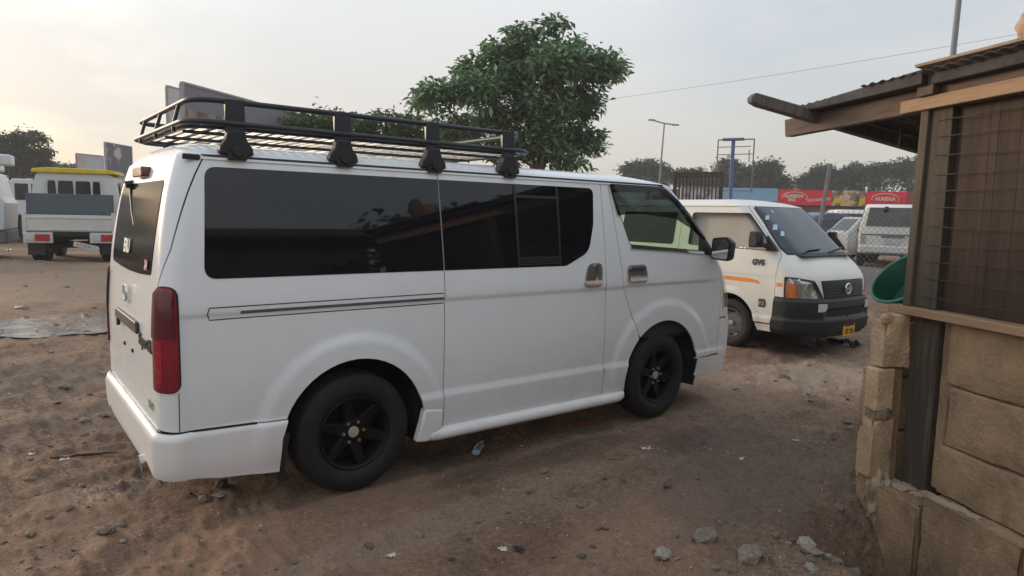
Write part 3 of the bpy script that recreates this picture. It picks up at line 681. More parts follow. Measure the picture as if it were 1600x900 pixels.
for y in (-.38, .36):
    st = bpy.data.objects.new('seat', None); link(st, van); st.location = (-.22, y, .66)
    MB().box(-.22, .26, -.24, .24, .12, .34).build('cushion', SEAT, st, bevel=.05, segs=3)
    MB().hexa([(-.26, -.24, .30), (-.12, -.24, .30), (-.12, .24, .30), (-.26, .24, .30)], [(-.42, -.20, .80), (-.33, -.20, .80), (-.33, .20, .80), (-.42, .20, .80)]).build('backrest', SEAT, st, bevel=.04, segs=3)
    MB().hexa([(-.44, -.12, .82), (-.35, -.12, .82), (-.35, .12, .82), (-.44, .12, .82)], [(-.46, -.11, .97), (-.38, -.11, .97), (-.38, .11, .97), (-.46, .11, .97)]).build('headrest', SEAT, st, bevel=.04, segs=3)
sw = MB().tube([(.16 + .07 * math.sin(t), .38 + .19 * math.cos(t), 1.20 + .17 * math.sin(t)) for t in np.linspace(0, 2 * math.pi, 28)[:-1]], .016, 8, closed=True)
sw.tube([(.16, .20, 1.20), (.16, .56, 1.20)], .014, 6).tube([(.16, .38, 1.2), (.50, .38, 1.05)], .03, 8)
sw.build('steering_wheel', BLACK_TRIM, van, smooth=60)
# wheels
for (x, yy, st) in ((-2.57, -.715, 0), (-2.57, .715, 0), (0.0, -.715, .04), (0.0, .715, .04)):
    wheel(van, x, yy, .340, .343, .212, .225, steer=st)

# ---- roof rack (a part of the van, bolted into the gutters)
rack = bpy.data.objects.new('roof_rack', None); link(rack, van)
RX0, RX1, RY = -3.36, -1.27, .70
def ring(z, inset_, x0, x1, r, c=.13):
    y = RY - inset_; P = []
    for cx, cy, a0 in ((x1 - c, y - c, 0), (x0 + c, y - c, 90), (x0 + c, -y + c, 180), (x1 - c, -y + c, 270)):
        for k in range(7):
            a = math.radians(a0 + 90 * k / 6); P.append((cx + c * math.cos(a), cy + c * math.sin(a), z))
    return MB().tube(P, r, 10, closed=True)
ring(2.108, .0, RX0, RX1 - .05, .0145).build('upper_rail', BLACK_RACK, rack, smooth=60)
ring(2.000, -.02, RX0 - .03, RX1 + .02, .0145).build('middle_rail', BLACK_RACK, rack, smooth=60)
ring(1.984, .03, RX0 - .0, RX1 - .02, .013).build('floor_rail', BLACK_RACK, rack, smooth=60)
slat_m = MB().box(-.009, .009, -RY + .04, RY - .04, -.008, .008).mesh('slat'); slat_m.materials.append(mat('worn_rack_slat', (.22, .22, .22), .35, var=.4, scale=30, col2=(.55, .55, .53), mixpos=(.35, .7)))
for i, x in enumerate(np.linspace(RX0 + .06, RX1 - .10, 31)):
    o = bpy.data.objects.new('slat', slat_m); link(o, rack); o.location = (x, 0, 1.992 + .003 * math.sin(i * 2.3)); o.rotation_euler = (0, .02 * math.sin(i * 1.7), .004 * math.sin(i))
for y in (-.42, 0, .42): MB().box(RX0 + .02, RX1 - .04, y - .012, y + .012, 1.966, 1.982).build('floor_bearer', BLACK_RACK, rack)
for x in (RX0, RX1 - .05):
    for y in (-.45, 0, .45):
        MB().tube([(x - (.03 if x < -3 else -.03), y, 1.965), (x - (.03 if x < -3 else -.05), y, 2.0), (x, y, 2.108)], .010, 8).build('end_post', BLACK_RACK, rack, smooth=60)
for x in (-3.165, -2.60, -2.03, -1.465):
    for sg in (-1, 1):
        ft = bpy.data.objects.new('rack_foot', None); link(ft, rack); ft.location = (x, 0, 0)
        MB().hexa([(-.050, sg * .725, 1.955), (.050, sg * .725, 1.955), (.046, sg * .722, 1.955), (-.046, sg * .722, 1.955)], [(-.046, sg * .724, 2.118), (.046, sg * .724, 2.118), (.044, sg * .690, 2.118), (-.044, sg * .690, 2.118)]).build('upright_plate', BLACK_RACK, ft, bevel=.005)
        MB().prism(fillet([(-.040, 1.965), (.040, 1.965), (.052, 1.92), (.078, 1.885), (.085, 1.848), (-.085, 1.848), (-.078, 1.885), (-.052, 1.92)], .012), 'y', sg * .690, sg * .745).build('clamp', BLACK_TRIM, ft, bevel=.006)
        MB().tube([(0, sg * .738, 1.862), (0, sg * .775, 1.862)], .026, 14).box(-.045, .045, sg * .722, sg * .762, 1.822, 1.852).build('clamp_bolt', BLACK_TRIM, ft, bevel=.003)

# ------------------------------------------------------------------ the second van, parked across the end of the row
def uv_disp(a, z):
    d = 0 * a; side = smooth(-4.4, -4.3, a) * (1 - smooth(-.55, -.35, a))
    d = d - .008 * smooth(.99, .965, z) * side + .012 * smooth(.50, .46, z) * side
    for cx in (-1.12, -3.55):
        d = d + arch_disp(a, z, cx, .34, .38, .46, .014)
    return d
US = Shell(w=([.15, .30, .5, .9, 1.2, 1.4, 1.8, 1.9], [.80, .815, .83, .842, .828, .80, .725, .705]),
           xr=([.15, 1.0, 1.9], [-4.62, -4.66, -4.54]),
           xf=([.15, .28, .55, .74, .90, 1.0, 1.10, 1.24, 1.30, 1.5, 1.7, 1.86, 1.95], [-.06, .0, .02, .0, -.02, -.05, -.12, -.27, -.33, -.54, -.75, -.93, -1.05]),
           rr=([.15, 1.9], [.10, .12]), rf=([.15, .9, 1.3, 1.9], [.36, .36, .34, .22]), disp=uv_disp, bow=.07)
uv = thing('minibus_van', 'older cream-white van with black front bumper, amber indicators and an orange side stripe', 'van', (4.39, -.10, -.10), math.radians(-90.84))
UG = 1.865; UAR = .385; UC = (-1.12, .34)
def ug(p): return keep_mid(US, p)
ud_gap_r = [(-2.02, UG), (-2.02, .62), (-1.74, .42)]
uwin = fillet([(-1.86, 1.325), (-.60, 1.305), (-.50, 1.345), (-.63, 1.47), (-.93, 1.775), (-1.86, 1.775)], [.05, .02, .05, .02, .07, .05])
udoor = [(-2.02, UG), (-2.02, .50)] + arc(*UC, UAR, 158, 8, 22)[0:0] + [(-1.62, .48)] + arc(*UC, UAR, 160, 9, 24) + [(-.52, .40), (-.468, .44), (-.462, 1.02), (-.405, 1.24), (-.425, 1.30), (-.66, 1.53), (-.985, UG)]
ubody = [(-2.02, UG), (-2.02, .50), (-1.62, .48)] + [(-1.53, .28)] + [(-3.165, .28)] + list(reversed(arc(-3.55, .34, UAR, 172, 8, 22)))[0:0] + arc(-3.55, .34, UAR, -8, 188, 26) + [(-4.4, .30)] + [(US.ar(-.7, z), z) for z in np.linspace(.30, UG, 10)]
ublow = [(-2.02, .50), (-1.62, .48), (-1.512, .40), (-1.51, .28), (-2.02, .28)]
uwins = [fillet([(-3.15, 1.32), (-2.12, 1.32), (-2.12, 1.775), (-3.15, 1.775)], .05), fillet([(-4.42, 1.32), (-3.25, 1.32), (-3.25, 1.775), (-4.38, 1.775)], .05)]
upan = [(-2.02, UG), (-2.02, .28), (-3.165, .28)] + arc(-3.55, .34, UAR, -8, 188, 26) + [(-4.45, .30)] + [(US.ar(-.7, z), z) for z in np.linspace(.30, UG, 10)]
udr = []
for sd in ('right', 'left'):
    q = panel(US, 'rear_side_panel', ug(upan), OLD_WHITE, uv, side=sd, step=.05)
    for wn_ in uwins: panel(US, 'side_window', wn_, TINT, q, off=.003, thick=.004, side=sd, step=.08)
    d_ = panel(US, 'front_door', ug(udoor), OLD_WHITE, uv, holes=[uwin], side=sd, step=.03); udr.append(d_)
    panel(US, 'lower_side_panel', ug(ublow), OLD_WHITE, uv, side=sd)
    panel(US, 'door_glass', inset(uwin, -.006), GLASS_CLEAR, d_, off=-.012, thick=0, side=sd, step=.08)
    panel(US, 'window_seal', inset(uwin, -.006), BLACK_TRIM, d_, holes=[inset(uwin, .012)], off=-.006, thick=.01, side=sd)
    panel(US, 'door_backing', inset(uwin, -.02), mat('beige_panel', (.50, .44, .36), .9, var=.1, scale=2) if 'beige_panel' not in MATS else MATS['beige_panel'], d_, off=-.10, thick=0, side=sd, step=.08)  # plain beige panel filling the view through the door glass
    panel(US, 'sill_step', ug([(-.745, .39), (-.50, .39), (-.50, .29), (-.70, .29)]), OLD_WHITE, uv, off=-.02, side=sd)
ORANGE = mat('orange_stripe_paint', (.80, .27, .05), .45, var=.15, scale=12)
panel(US, 'stripe', fillet([(-.66, .885), (-.72, .93), (-.85, .945), (-2.0, .955), (-2.0, .905), (-.80, .895)], .008), ORANGE, udr[0], off=.0015, thick=.001)
panel(US, 'stripe', [(-.445, .875), (-.445, .925), (-.36, .925), (-.36, .88)], ORANGE, uv, off=.0025, thick=.001)
# badges on the door
STK = mat('dark_sticker_print', (.055, .055, .05), .6, var=.5, scale=60)
STW = mat('white_sticker_print', (.66, .65, .60), .6)
sk_ = panel(US, 'door_sticker', fillet([(-.83, 1.105), (-.60, 1.105), (-.60, 1.205), (-.83, 1.205)], .05), STW, udr[0], off=.0015, thick=.001)
US_R = Matrix.Rotation(math.pi / 2, 4, 'X')
text_mesh('sticker_lettering', 'GV6', .095, STK, sk_, M=Matrix.Translation((-.715, -float(US.w(1.155)) - .004, 1.152)) @ US_R, depth=.002, bold=.007, scale=(1, 1, 1))
sk2 = panel(US, 'door_sticker', fillet([(-.690, .59), (-.585, .59), (-.585, .70), (-.690, .70)], .025), STK, udr[0], off=.0015, thick=.001)
text_mesh('sticker_lettering', '8 2', .06, mat('grey_sticker_print', (.25, .26, .26), .6), sk2, M=Matrix.Translation((-.638, -float(US.w(.645)) - .006, .645)) @ US_R, depth=.001, bold=.004)
# nose
uedge = [(-.985, UG), (-.66, 1.53), (-.425, 1.30), (-.405, 1.24), (-.462, 1.02), (-.466, .748)]
uhead = fillet([(-.335, .742), (-.335, 1.005), (-.18, 1.0), (US.af(-.60, .95), .965), (US.af(-.47, .74), .738)], [.015, .02, .02, .06, .02])
uws_side = [(US.af(-.60, 1.84), 1.84), (US.af(-.645, 1.66), 1.66), (US.af(-.69, 1.5), 1.5), (US.af(-.725, 1.345), 1.345)]
uws_bot = [(US.af(y, 1.27), 1.27) for y in (-.70, -.5, -.3, -.1, 0)]
ufront = uedge[::-1] + [(US.af(-.56, UG), UG)] + uws_side + uws_bot + [(US.af(0, z), z) for z in np.linspace(1.23, .965, 7)] + [(US.af(y, .96), .96) for y in (-.2, -.4, -.50)] + [(US.af(-.47, .75), .745)]
panel(US, 'nose_panel', ug(ufront), OLD_WHITE, uv, holes=[uhead], side='both')
uws = [(US.af(0, z), z) for z in np.linspace(1.28, UG - .004, 8)] + [(US.af(-.56, UG - .004), UG - .004)] + uws_side + [(US.af(-.70, 1.28), 1.28), (US.af(-.4, 1.28), 1.28)]
WS_GLASS = mat('windscreen_glass', (.010, .022, .038), .05, spec=.75, var=.1)
uscr = panel(US, 'windscreen', keep_mid(US, uws, -.008), WS_GLASS, uv, off=-.004, thick=0, side='both')
strips(US, 'windscreen_seal', [[(US.af(-.56, UG - .004), UG - .004)] + uws_side + [(US.af(-.70, 1.275), 1.275), (US.af(-.4, 1.275), 1.275), (US.af(0, 1.275), 1.275)]], .024, BLACK_TRIM, uscr, off=-.001, thick=.004)
for z_, y_, s_ in ((1.72, -.545, .028), (1.60, -.555, .034), (1.52, -.53, .030), (1.80, -.35, .018)):
    a_ = US.af(y_, z_); panel(US, 'windscreen_sticker', fillet([(a_ - s_, z_ - s_), (a_ + s_, z_ - s_), (a_ + s_, z_ + s_), (a_ - s_, z_ + s_)], .012), mat('pale_blue_sticker', (.40, .56, .64), .6) if 'pale_blue_sticker' not in MATS else MATS['pale_blue_sticker'], uscr, off=.001, thick=0)
MB().tube([tuple(US.surf(np.array([US.af(y, z)]), np.array([z]), .012)[0]) for y, z in ((-.50, 1.275), (-.35, 1.31), (-.05, 1.325))], .009, 6).tube([tuple(US.surf(np.array([US.af(y, z)]), np.array([z]), .012)[0] * np.array([1, -1, 1])) for y, z in ((-.10, 1.285), (-.35, 1.315), (-.58, 1.33))], .009, 6).build('wiper', BLACK_TRIM, uv, smooth=60)
MB().prism([(-.40, 1.262), (-.24, 1.252), (-.235, 1.258), (-.40, 1.280)], 'y', -.6, .6).build('cowl', BLACK_TRIM, uv)
for sd in ('right', 'left'):
    hl = panel(US, 'headlamp', inset(uhead, .003), LAMP_CLEAR, uv, off=-.045, thick=0, side=sd)
    panel(US, 'indicator', fillet([(-.325, .748), (-.325, .935), (-.16, .925), (-.15, .748)], .015), AMBER, hl, off=-.02, thick=.02, side=sd)
    c_ = (-.06, .86)
    panel(US, 'reflector_bowl', arc(US.af(-.62, .86) - .02, .86, .075, 0, 345, 22, .08), CHROME, hl, off=-.030, thick=.014, side=sd)
    panel(US, 'lamp_divider', [(-.145, .745), (-.155, 1.0), (-.128, 1.0), (-.118, .745)], LAMP_CLEAR, hl, off=-.004, thick=.03, side=sd)
    panel(US, 'lamp_frame', uhead, BLACK_TRIM, hl, holes=[inset(uhead, .008)], off=.001, thick=.03, side=sd)
    panel(US, 'lamp_cover', inset(uhead, .004), GLASS_CLEAR, hl, off=.003, thick=0, side=sd)
ugr = [(US.af(-.49, .955), .955), (US.af(-.46, .745), .745)] + [(US.af(y, .745), .745) for y in (-.2, 0)] + [(US.af(0, z), z) for z in (.8, .9, .955)] + [(US.af(-.2, .955), .955)]
gr2 = panel(US, 'grille', ugr, BLACK_TRIM, uv, off=-.006, thick=.01, side='both')
for z in (.775, .81, .845, .88, .915, .945):
    strips(US, 'grille_slat', [[(US.af(-.46 - .03 * (z - .745) / .2, z), z), (US.af(-.2, z), z), (US.af(0, z), z)]], .020, mat('grille_dark_blue', (.03, .035, .045), .35) if 'grille_dark_blue' not in MATS else MATS['grille_dark_blue'], gr2, off=-.004, thick=.012)
lg = MB().tube([(.012 + .012, .062 * math.cos(t), .855 + .062 * math.sin(t)) for t in np.linspace(0, 2 * math.pi, 28)[:-1]], .011, 8, closed=True).box(.015, .035, -.085, .085, .838, .872)
lg.build('emblem', CHROME, uv, smooth=50)
ubm = [(-.466, .742)] + [(US.af(y, .742), .742) for y in (-.62, -.45, -.2)] + [(US.af(0, z), z) for z in (.742, .6, .45, .3, .26)] + [(US.af(-.4, .262), .262), (US.af(-.7, .285), .285), (-.45, .29), (-.49, .30)]
def ub_surf(a, z, off=0.0):
    a = np.asarray(a, float); z = np.asarray(z, float)
    b = .03 * smooth(.745, .70, z) - .018 * smooth(.62, .60, z) * smooth(.50, .52, z) * smooth(US.af(-.55, .56), US.af(-.45, .56), a) + .02 * smooth(.50, .46, z) - .05 * smooth(.36, .26, z)
    return US.surf(a, z, off) + US._n(US._p, a, z) * b[..., None]
BUMP = mat('black_bumper_plastic', (.012, .012, .013), .5, var=.2, scale=5, col2=(.028, .027, .026), mixpos=(.5, .85))
bmp = panel(US, 'front_bumper', ug(ubm), BUMP, uv, surf=ub_surf, normal=lambda a, z: US._n(lambda q, w: ub_surf(q, w), a, z, 4e-3), side='both', thick=.03)
for sd in ('right', 'left'):
    panel(US, 'fog_lamp', fillet([(US.af(-.60, .64), .590), (US.af(-.60, .64), .688), (US.af(-.46, .64), .682), (US.af(-.47, .64), .590)], .012), mat('milky_fog_lens', (.50, .52, .50), .25) if 'milky_fog_lens' not in MATS else MATS['milky_fog_lens'], bmp, surf=ub_surf, off=.004, thick=.02, side=sd)
panel(US, 'bumper_slot', fillet([(US.af(-.40, .56), .525), (US.af(-.38, .56), .60), (US.af(-.1, .56), .60), (US.af(0, .56), .60), (US.af(0, .56), .525)], [.02, .02, 0, 0, 0]), BLACK_GAP, bmp, surf=ub_surf, off=.004, thick=.004, side='both')
PLATE_Y = mat('yellow_plate', (.72, .36, .04), .5, var=.15, scale=9)
pl = MB().box(.055, .062, -.12, .16, .265, .465).build('number_plate', PLATE_Y, bmp, bevel=.004)
UF = Matrix.Rotation(math.pi / 2, 4, 'Z') @ Matrix.Rotation(math.pi / 2, 4, 'X')
for t_, z_ in (('GE 70', .412), ('52 20', .318)):
    text_mesh('plate_lettering', t_, .088, mat('plate_black_print', (.10, .05, .01), .6) if 'plate_black_print' not in MATS else MATS['plate_black_print'], pl, M=Matrix.Translation((.0645, .02, z_)) @ UF, depth=.001, bold=.003)
# mirrors, roof, wheels, underside
for sg in (-1, 1):
    mo = MB().prism(fillet([(-.77, 1.345), (-.66, 1.345), (-.645, 1.41), (-.66, 1.545), (-.76, 1.545), (-.775, 1.45)], .02), 'y', sg * .85, sg * (1.0 if sg < 0 else .94)).build('door_mirror', BLACK_TRIM, udr[0 if sg < 0 else 1], bevel=.015)
    MB().prism([(-.62, 1.31), (-.46, 1.30), (-.50, 1.36), (-.62, 1.50)], 'y', sg * .79, sg * .835).hexa([(-.64, sg * .80, 1.33), (-.55, sg * .80, 1.33), (-.66, sg * .92, 1.37), (-.72, sg * .92, 1.37)], [(-.64, sg * .80, 1.38), (-.55, sg * .80, 1.38), (-.66, sg * .92, 1.42), (-.72, sg * .92, 1.42)]).build('mirror_arm', BLACK_TRIM, udr[0 if sg < 0 else 1], bevel=.006)
    for cx in (-1.12, -3.55):
        MB().lathe([(UAR + .005, sg * .82), (UAR + .03, sg * .78), (UAR + .04, sg * .45), (0, sg * .45)], 26, 'y', (cx, 0, .34), a0=math.radians(-15), a1=math.radians(195)).build('wheel_well', UNDER, uv, smooth=60)
def uroof(u, v):
    xr, xf, w, rf = float(US.xr(UG)), float(US.xf(UG)), float(US.w(UG)) - .003, float(US.rf(UG))
    x = xr + (xf - xr) * u; t = 2 * v - 1; t = math.copysign(1 - (1 - abs(t)) ** 1.5, t); hw = w
    if x > xf - rf: hw = w - rf + math.sqrt(max(rf * rf - (x - xf + rf) ** 2, 0))
    if x < xr + .12: hw = w - .12 + math.sqrt(max(.0144 - (xr + .12 - x) ** 2, 0))
    at = abs(t); e = math.sqrt(1 - (1 - min((x - xr) / .2, 1)) ** 2) * (1 - (1 - min((xf - x) / .7, 1)) ** 2.2)
    bw = -.07 * (t * hw / w) ** 2 * min(max((x - xf + rf) / rf, 0), 1)
    return (x + bw, t * hw, UG + (.075 * (1 - at ** 6) ** .6 + .03 * (1 - at * at)) * e)
MB().grid(uroof, 60, 31).build('roof', OLD_WHITE, uv, smooth=180)
gt = MB()
for sg in (-1, 1): gt.tube([(x, sg * (float(US.w(UG)) + .004), UG) for x in np.linspace(-4.4, -1.15, 20)], .008, 6)
gt.build('roof_gutter', OLD_WHITE, uv, smooth=60)
strips(US, 'panel_gap', [[(-2.02, UG), (-2.02, .28)], [(-.985, UG), (-.66, 1.53), (-.425, 1.30), (-.405, 1.24), (-.462, 1.02), (-.468, .44), (-.52, .40), (-.75, .40)]], .024, BLACK_GAP, uv, off=-.012)
MB().box(-4.4, -.35, -.60, .60, .30, .60).box(-3.1, -1.6, -.74, .74, .30, .55).build('underbody', UNDER, uv)
panel(US, 'rear_panel', [(US.ar(-.70, z), z) for z in np.linspace(.30, UG, 10)] + [(US.ar(0, z), z) for z in np.linspace(UG, .30, 10)], OLD_WHITE, uv, side='both', step=.1)
for x, y, st in ((-1.12, -.70, 0), (-1.12, .70, 0), (-3.55, -.70, 0), (-3.55, .70, 0)):
    wheel(uv, x, y, .325, .325, .195, .20, rim_style='steel', steer=st)

# ------------------------------------------------------------------ ground
def vnoise(x, y, seed=0):
    """value noise on arrays"""
    xi, yi = np.floor(x).astype(np.int64), np.floor(y).astype(np.int64); fx, fy = x - xi, y - yi; fx, fy = fx * fx * (3 - 2 * fx), fy * fy * (3 - 2 * fy)
    def h(a, b):
        n = (a * 374761393 + b * 668265263 + seed * 1274126177) & 0xFFFFFFFF; n = ((n ^ (n >> 13)) * 1274126177) & 0xFFFFFFFF; return ((n ^ (n >> 16)) & 0xFFFF) / 65535.0
    return (h(xi, yi) * (1 - fx) + h(xi + 1, yi) * fx) * (1 - fy) + (h(xi, yi + 1) * (1 - fx) + h(xi + 1, yi + 1) * fx) * fy
def fbm(x, y, sc, oc=4, seed=0, gain=.5):
    t, a, s = 0, 1.0, 0
    for k in range(oc): t = t + a * vnoise(x * sc * 2 ** k + 17.3 * k, y * sc * 2 ** k - 9.1 * k, seed + k); s += a; a *= gain
    return t / s - .5
def micro(x, y):
    near = 1 - smooth(7.0, 16.0, np.hypot(x - CAM_LOC[0], y - CAM_LOC[1]))
    under = np.exp(-(((x + 1.3) / 2.6) ** 2 + ((y + .1) / 1.3) ** 2) ** 2)
    h = .10 * fbm(x, y, .55, 3, 3) + .055 * fbm(x, y, 2.2, 3, 11) + (.045 * fbm(x, y, 7.0, 3, 23) + .022 * fbm(x, y, 26.0, 2, 31)) * near
    # clods: sharp little bumps
    c = np.maximum(vnoise(x * 5 + 3, y * 5, 76) - .70, 0) * .13 + np.maximum(vnoise(x * 11 + 3, y * 11, 77) - .68, 0) * .10 + np.maximum(vnoise(x * 23 + 3, y * 23, 78) - .66, 0) * .06
    # shallow wheel tracks in the foreground
    r = (y + 3.35 - .25 * np.sin(x * .7)); tr = -.022 * np.exp(-(r / .16) ** 2) + .012 * np.exp(-((np.abs(r) - .26) / .08) ** 2)
    return h * (1 - .55 * under) + c * near * (1 - under) + tr * near * (.6 + .8 * vnoise(x * 3, y * 3, 5))
def flat_spots(x, y, h):
    for cx, cy in ((-2.57, -.72), (-2.57, .72), (0, -.72), (0, .72), (3.69, 1.03), (5.09, 1.0)):
        k = np.exp(-((x - cx) ** 2 + (y - cy) ** 2) / .10); h = h * (1 - k) - .006 * k
    return h
def gheight(x, y):
    x = np.asarray(x, float); y = np.asarray(y, float)
    sx = (x + .21) * .448 + (y + 2.73) * .894; sy = -(x + .21) * .894 + (y + 2.73) * .448          # washed-out gully along the kiosk footing
    gully = -.42 * smooth(.10, -.30, sx) * smooth(.85, .20, sy) * smooth(-.6, -.2, sy)
    return ground_z(x, y) + flat_spots(x, y, micro(x, y)) + gully
# sheet: polar fan round the camera so that cells stay small on screen, reaching the horizon
nr, na = 420, 560
rad = np.concatenate([np.geomspace(.9, 30, nr - 60), np.geomspace(30.5, 1500, 60)])
ang = np.concatenate([np.linspace(YAW - .80, YAW + .80, na - 60), np.linspace(YAW + .80, YAW - .80 + 2 * math.pi, 61)[1:-1]])
rad = np.concatenate([[.02], rad]); nr = len(rad); na = len(ang)
RR, AA = np.meshgrid(rad, ang, indexing='ij')
GX = CAM_LOC[0] + RR * np.cos(AA); GY = CAM_LOC[1] + RR * np.sin(AA); GZ = gheight(GX, GY)
verts = np.stack([GX.ravel(), GY.ravel(), GZ.ravel()], 1)
I, J = np.meshgrid(np.arange(nr - 1), np.arange(na), indexing='ij'); J2 = (J + 1) % na
quads = np.stack([I * na + J, (I + 1) * na + J, (I + 1) * na + J2, I * na + J2], -1).reshape(-1, 4)
gme = bpy.data.meshes.new('ground'); gme.from_pydata(verts.tolist(), [], quads.tolist()); gme.polygons.foreach_set('use_smooth', [True] * len(gme.polygons)); gme.update()
ground = bpy.data.objects.new('ground', gme); link(ground); ground['kind'] = 'structure'; ground['label'] = 'uneven reddish-brown dirt yard with damp patches and litter'

def ground_material():
    m = bpy.data.materials.new('packed_dirt'); m.use_nodes = True; N, L = m.node_tree.nodes, m.node_tree.links; b = N['Principled BSDF']
    tc = N.new('ShaderNodeTexCoord'); V = tc.outputs['Object']
    def noise(sc, det=6, ro=.6, w=None):
        n = N.new('ShaderNodeTexNoise'); n.inputs['Scale'].default_value = sc; n.inputs['Detail'].default_value = det; n.inputs['Roughness'].default_value = ro; L.new(V, n.inputs['Vector']); return n.outputs['Fac']
    def ramp(src, p0, c0, p1, c1):
        r = N.new('ShaderNodeValToRGB'); e = r.color_ramp.elements; e[0].position, e[1].position = p0, p1; e[0].color, e[1].color = (*c0, 1), (*c1, 1); L.new(src, r.inputs['Fac']); return r.outputs['Color']
    def mix(a, b_, f, mode='MIX'):
        x = N.new('ShaderNodeMix'); x.data_type = 'RGBA'; x.blend_type = mode
        for s_, k in ((a, 'A'), (b_, 'B')):
            if isinstance(s_, tuple): x.inputs[k].default_value = (*s_, 1)
            else: L.new(s_, x.inputs[k])
        if isinstance(f, float): x.inputs['Factor'].default_value = f
        else: L.new(f, x.inputs['Factor'])
        return x.outputs['Result']
    def blob(cx, cy, rx, ry, ang=0., lo=.55, hi=1.0, wob=.5, wsc=1.6):
        """1 inside a soft wobbly patch on the ground"""
        mp = N.new('ShaderNodeMapping'); mp.vector_type = 'TEXTURE'; mp.inputs['Location'].default_value = (cx, cy, 0); mp.inputs['Rotation'].default_value = (0, 0, ang); mp.inputs['Scale'].default_value = (rx, ry, 50); L.new(V, mp.inputs['Vector'])
        ln = N.new('ShaderNodeVectorMath'); ln.operation = 'LENGTH'; L.new(mp.outputs[0], ln.inputs[0])
        ad = N.new('ShaderNodeMath'); ad.operation = 'MULTIPLY_ADD'; L.new(noise(wsc, 5, .65), ad.inputs[0]); ad.inputs[1].default_value = wob * 2; 
        sb = N.new('ShaderNodeMath'); sb.operation = 'SUBTRACT'; L.new(ln.outputs['Value'], sb.inputs[0]); sb.inputs[1].default_value = wob; L.new(sb.outputs[0], ad.inputs[2])
        mr = N.new('ShaderNodeMapRange'); mr.interpolation_type = 'SMOOTHSTEP'; mr.inputs['From Min'].default_value = hi; mr.inputs['From Max'].default_value = lo; L.new(ad.outputs[0], mr.inputs['Value']); return mr.outputs[0]
    base = ramp(noise(.75, 7, .68), .40, (.190, .112, .076), .60, (.400, .280, .196))
    red = ramp(noise(1.3, 7, .65), .44, (.360, .236, .160), .66, (.300, .160, .100))
    c = mix(base, red, .45)
    grit = ramp(noise(38, 5, .7), .34, (.70, .68, .66), .70, (1.20, 1.20, 1.20)); c = mix(c, grit, 1.0, 'MULTIPLY')
    fine = ramp(noise(120, 3, .7), .35, (.86, .86, .86), .68, (1.10, 1.10, 1.10)); c = mix(c, fine, 1.0, 'MULTIPLY')
    dark = ramp(noise(2.6, 7, .7), .52, (0, 0, 0), .70, (1, 1, 1)); dk = N.new('ShaderNodeMath'); dk.operation = 'MULTIPLY'; dk.inputs[1].default_value = .55; L.new(dark, dk.inputs[0]); c = mix(c, (.120, .088, .070), dk.outputs[0])
    d2 = ramp(noise(8.5, 6, .72), .50, (0, 0, 0), .64, (1, 1, 1)); k2 = N.new('ShaderNodeMath'); k2.operation = 'MULTIPLY'; k2.inputs[1].default_value = .42; L.new(d2, k2.inputs[0]); c = mix(c, (.115, .078, .058), k2.outputs[0])
    l2 = ramp(noise(6.3, 6, .7), .56, (0, 0, 0), .70, (1, 1, 1)); k3 = N.new('ShaderNodeMath'); k3.operation = 'MULTIPLY'; k3.inputs[1].default_value = .40; L.new(l2, k3.inputs[0]); c = mix(c, (.43, .33, .255), k3.outputs[0])
    # pale earth with a painted sunlit tone past the van's nose, grey grit on the far side, damp oily patches, pale sandy patches
    for (cx, cy, rx, ry, an, col_, am) in GROUND_PATCHES:
        mk = blob(cx, cy, rx, ry, an); k = N.new('ShaderNodeMath'); k.operation = 'MULTIPLY'; k.inputs[1].default_value = am; L.new(mk, k.inputs[0]); c = mix(c, mix(col_, grit, .75, 'MULTIPLY') if False else col_, k.outputs[0])
    c = mix(c, grit, .5, 'MULTIPLY')
    L.new(c, b.inputs['Base Color'])
    wet = None
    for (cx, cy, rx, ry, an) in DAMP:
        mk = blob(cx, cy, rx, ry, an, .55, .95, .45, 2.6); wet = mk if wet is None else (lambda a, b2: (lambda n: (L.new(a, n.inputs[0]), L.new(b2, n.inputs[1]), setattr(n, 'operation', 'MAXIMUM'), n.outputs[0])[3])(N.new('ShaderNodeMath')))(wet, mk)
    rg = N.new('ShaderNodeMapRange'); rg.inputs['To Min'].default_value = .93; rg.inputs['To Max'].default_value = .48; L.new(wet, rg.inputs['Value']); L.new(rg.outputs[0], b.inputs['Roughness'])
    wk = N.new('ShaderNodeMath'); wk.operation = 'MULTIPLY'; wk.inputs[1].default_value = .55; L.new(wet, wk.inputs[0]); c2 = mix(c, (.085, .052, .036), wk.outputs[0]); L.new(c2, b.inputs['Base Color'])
    b.inputs['Specular IOR Level'].default_value = .35
    n1, n2 = noise(55, 6, .75), noise(14, 6, .7); sm = N.new('ShaderNodeMath'); sm.operation = 'MULTIPLY_ADD'; L.new(n2, sm.inputs[0]); sm.inputs[1].default_value = 2.2; L.new(n1, sm.inputs[2])
    bp = N.new('ShaderNodeBump'); bp.inputs['Distance'].default_value = .022; bp.inputs['Strength'].default_value = .9; L.new(sm.outputs[0], bp.inputs['Height']); L.new(bp.outputs[0], b.inputs['Normal'])
    return m
def gp(u, v): p = on_ground(u, v); return float(p[0]), float(p[1])
GROUND_PATCHES = []
def patch(u, v, rx, ry, an, col_, am): x, y = gp(u, v); GROUND_PATCHES.append((x, y, rx, ry, an, col_, am))
patch(1265, 588, 1.5, .8, .3, (.42, .325, .245), .75)         # pale sandy earth, with the warm sunlit tone painted into its colour
patch(1150, 610, 1.3, .6, .5, (.36, .25, .18), .6)
patch(1390, 430, 6, 3, .4, (.16, .15, .14), .85)              # grey gritty lane by the far cars
patch(60, 450, 7, 2.6, .2, (.40, .285, .20), .7)               # pale earth by the truck
patch(120, 420, 9, 4, .2, (.37, .265, .185), .5)
patch(80, 590, 1.6, 1.0, .2, (.165, .125, .102), .6)
